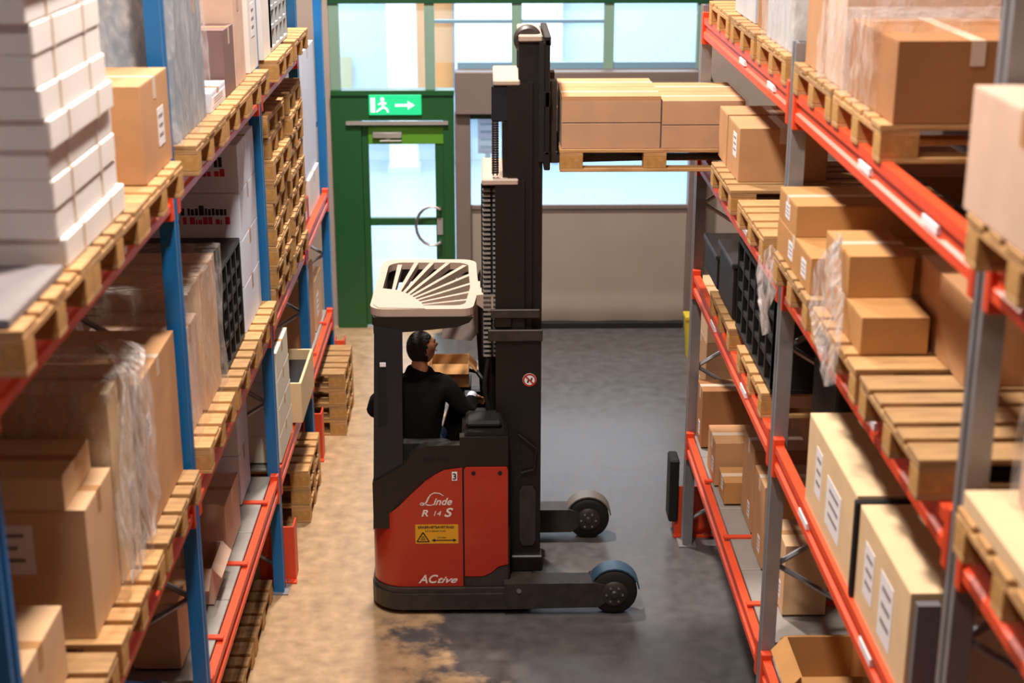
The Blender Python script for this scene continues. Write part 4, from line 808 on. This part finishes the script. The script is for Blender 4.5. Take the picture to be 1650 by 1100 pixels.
# head: shaped sphere with brow, nose, chin; turned right and slightly up
HM = Matrix.Translation(Vector((-.448, 9.785, 1.722)) - O) @ Matrix.Rotation(R(-62), 4, 'Z') @ Matrix.Rotation(R(14), 4, 'X')
bm = bmesh.new(); bmesh.ops.create_uvsphere(bm, u_segments=40, v_segments=28, radius=1)
def gs(x, c, w): return math.exp(-((x - c) / w) ** 2)
for v in bm.verts:
    x, y, z = v.co; fr = max(0, y)
    X_ = x * .076; Y_ = y * .096; Z_ = z * .116
    if z < -.1: X_ *= 1 - .30 * (-z - .1); Y_ *= 1 - .10 * (-z)
    if y < 0 and z < -.2: Y_ *= 1 - .45 * (-z - .2)
    if y > 0:
        Y_ += .024 * gs(x, 0, .17) * gs(z, -.18, .17) * fr + .010 * gs(x, 0, .10) * gs(z, -.02, .25) * fr       # nose
        Y_ += .007 * gs(z, .20, .09) * gs(abs(x), .3, .3) * fr - .010 * gs(abs(x), .36, .15) * gs(z, .03, .12) * fr   # brow, sockets
        Y_ += .008 * gs(x, 0, .25) * gs(z, -.80, .15) * fr + .006 * gs(x, 0, .26) * (gs(z, -.44, .05) + gs(z, -.56, .06)) * fr - .004 * gs(x, 0, .24) * gs(z, -.50, .025) * fr
    v.co = HM @ Vector((X_, Y_, Z_))
for s_ in (-1, 1):                      # ears
    g2 = bmesh.ops.create_uvsphere(bm, u_segments=14, v_segments=10, radius=1)
    for v in g2['verts']:
        a = v.co.copy(); dent = .5 if (a.x * s_ > 0 and a.y ** 2 + a.z ** 2 < .35) else 1
        v.co = HM @ Vector((s_ * (.076 + a.x * s_ * .010 * dent), -.004 + a.y * .018 - .004 * abs(a.x), .0 + a.z * .031 - .006))
head = bpy.data.meshes.new('h'); bm.to_mesh(head); bm.free()
def hand(w, d, up_, side, curl):
    """palm and five fingers from wrist w along d; up_ is the back of the hand"""
    w = Vector(w); d = Vector(d).normalized(); up_ = Vector(up_); up_ = (up_ - d * up_.dot(d)).normalized(); lt = d.cross(up_) * side; ms = []
    J = {'w': (w, (.028, .018)), 'p': (w + d * .045, (.036, .015)), 'q': (w + d * .085, (.038, .013))}
    ms.append(skin_mesh('p', J, [('w', 'p'), ('p', 'q')], M_skin, 1))
    for k, (o_, L_) in enumerate([(-.029, .075), (-.010, .084), (.010, .078), (.028, .060)]):
        p = w + d * .078 + lt * o_; a = 0.; J = {'r': (p, .0085)}; E2 = []; pr_ = 'r'
        for q in range(3):
            a += curl; p = p + (d * math.cos(a) - up_ * math.sin(a)) * L_ * (.45, .32, .23)[q]; J[str(q)] = (p, .0083 - .0008 * q); E2.append((pr_, str(q))); pr_ = str(q)
        ms.append(skin_mesh('f', J, E2, M_skin, 1))
    p = w + d * .025 - lt * .028; J = {'r': (p, .011), 'a': (p + d * .03 - lt * .024 - up_ * .008, .0105), 'b': (p + d * .058 - lt * .026 - up_ * .022, .009)}
    ms.append(skin_mesh('t', J, [('r', 'a'), ('a', 'b')], M_skin, 1)); return ms
hr_ = hand((-.11, 9.905, 1.33), (.55, .75, -.35), (0, .2, 1), 1, .42); hl_ = hand((-.60, 10.02, 1.22), (.55, .8, .02), (-.2, 0, 1), -1, .55)
link('body', join([body, head] + hr_ + hl_, 'body', M_skin), D)
# eyes, brows
ey = MB(); pu = MB()
for s_ in (-1, 1):
    c = HM @ Vector((s_ * .028, .084, .008)); ey.lathe([(.001, -.011), (.008, -.008), (.011, 0), (.008, .008), (.001, .011)], tuple(c), 'y', 12)
    c2 = HM @ Vector((s_ * .029, .0935, .008)); pu.lathe([(.001, -.004), (.004, 0), (.001, .004)], tuple(c2), 'y', 10)
part('eyes', ey, M_lab, D); part('pupils', pu, M_ink, D)
# hair shell
bm = bmesh.new(); bmesh.ops.create_uvsphere(bm, u_segments=36, v_segments=24, radius=1)
for v in bm.verts:
    x, y, z = v.co; k = 1.0 + .012 * math.sin(14 * x + 9 * z) * math.sin(11 * y)
    v.co = Vector((x * .085 * k, y * .102 * k - .006, z * .122 * k + .004))
kill = [v for v in bm.verts if (v.co.y > .045 and v.co.z < .062) or (v.co.y > .0 and v.co.z < .02) or v.co.z < -.088 or (v.co.y > .02 and v.co.z < .04)]
bmesh.ops.delete(bm, geom=kill, context='VERTS')
for v in bm.verts: v.co = HM @ v.co
me = bpy.data.meshes.new('hair'); bm.to_mesh(me); bm.free(); me.materials.append(M_hair)
for p in me.polygons: p.use_smooth = True
ho = link('hair', me, D); q = ho.modifiers.new('thick', 'SOLIDIFY'); q.thickness = .008; q.offset = -1
br = MB()
for s_ in (-1, 1): br.tube([tuple(HM @ Vector((s_ * .014, .098, .026))), tuple(HM @ Vector((s_ * .030, .096, .031))), tuple(HM @ Vector((s_ * .046, .082, .026)))], .004, 6)
part('eyebrows', br, M_hair, D)
part('lips', MB().tube([tuple(HM @ Vector((x * .02, .098 - .007 * x * x, -.058))) for x in (-1, -.5, 0, .5, 1)], [.002, .0045, .005, .0045, .002], 6), mat('lips', '8e5546', .5), D)
# clothes
def grow(r_, g): return tuple(v + g for v in r_) if isinstance(r_, tuple) else r_ + g
JK = {k: (SK[k][0], grow(SK[k][1], .026)) for k in ('pel', 'waist', 'chest', 'sr', 'er', 'sl', 'el')}
JK['neckb'] = (SK['neckb'][0], (.085, .075)); JK['col'] = ((-.463, 9.755, 1.612), (.068, .068))
JK['wr2'] = (Vector(SK['wr'][0]) * .93 + Vector(SK['er'][0]) * .07, .044); JK['wl2'] = (Vector(SK['wl'][0]) * .93 + Vector(SK['el'][0]) * .07, .044)
JK['er'] = (SK['er'][0], .066); JK['el'] = (SK['el'][0], .066); JK['sr'] = (SK['sr'][0], .082); JK['sl'] = (SK['sl'][0], .082)
jk = skin_mesh('jacket', JK, [('pel', 'waist'), ('waist', 'chest'), ('chest', 'neckb'), ('neckb', 'col'), ('chest', 'sr'), ('sr', 'er'), ('er', 'wr2'), ('chest', 'sl'), ('sl', 'el'), ('el', 'wl2')], M_cloth)
for v in jk.vertices:                    # cloth folds
    c = v.co; f_ = .006 * math.sin(c.z * 46 + c.x * 20) * math.sin(c.x * 17 + c.y * 9); v.co = c + Vector(v.normal) * f_
link('jacket', jk, D)
part('shirt_cuff', MB().tube([tuple(Vector((-.122, 9.865, 1.32)) - O), tuple(Vector((-.108, 9.91, 1.333)) - O)], .036, 14), M_blueish, D)
TR = {k: (SK[k][0], grow(SK[k][1], .016)) for k in ('pel', 'hr', 'kr', 'ar', 'hl', 'kl', 'al')}
link('jeans', skin_mesh('jeans', TR, [('pel', 'hr'), ('hr', 'kr'), ('kr', 'ar'), ('pel', 'hl'), ('hl', 'kl'), ('kl', 'al')], M_jean), D)
for x in (-.36, -.64):
    part('shoe', MB().prism([(10.14, .625), (10.38, .625), (10.38, .66), (10.33, .70), (10.25, .73), (10.14, .73)], x - .045, x + .045, 'x'), M_rub, D, loc=tuple(-O))
# screen bar seen through the upper strip
t = thing('lamp_bar', 'dark horizontal bar mounted high in the bright hall right of the mast', 'bar', (1.0, 23.0, 3.9)); part('rail', B(-.1, 1.0, 0, .1, 0, .16, c=.01), M_jamb, t); part('hanger', MB().tube([(.1, .05, .16), (.1, .05, 1.1)], .015).tube([(.8, .05, .16), (.8, .05, 1.1)], .015), M_jamb, t)
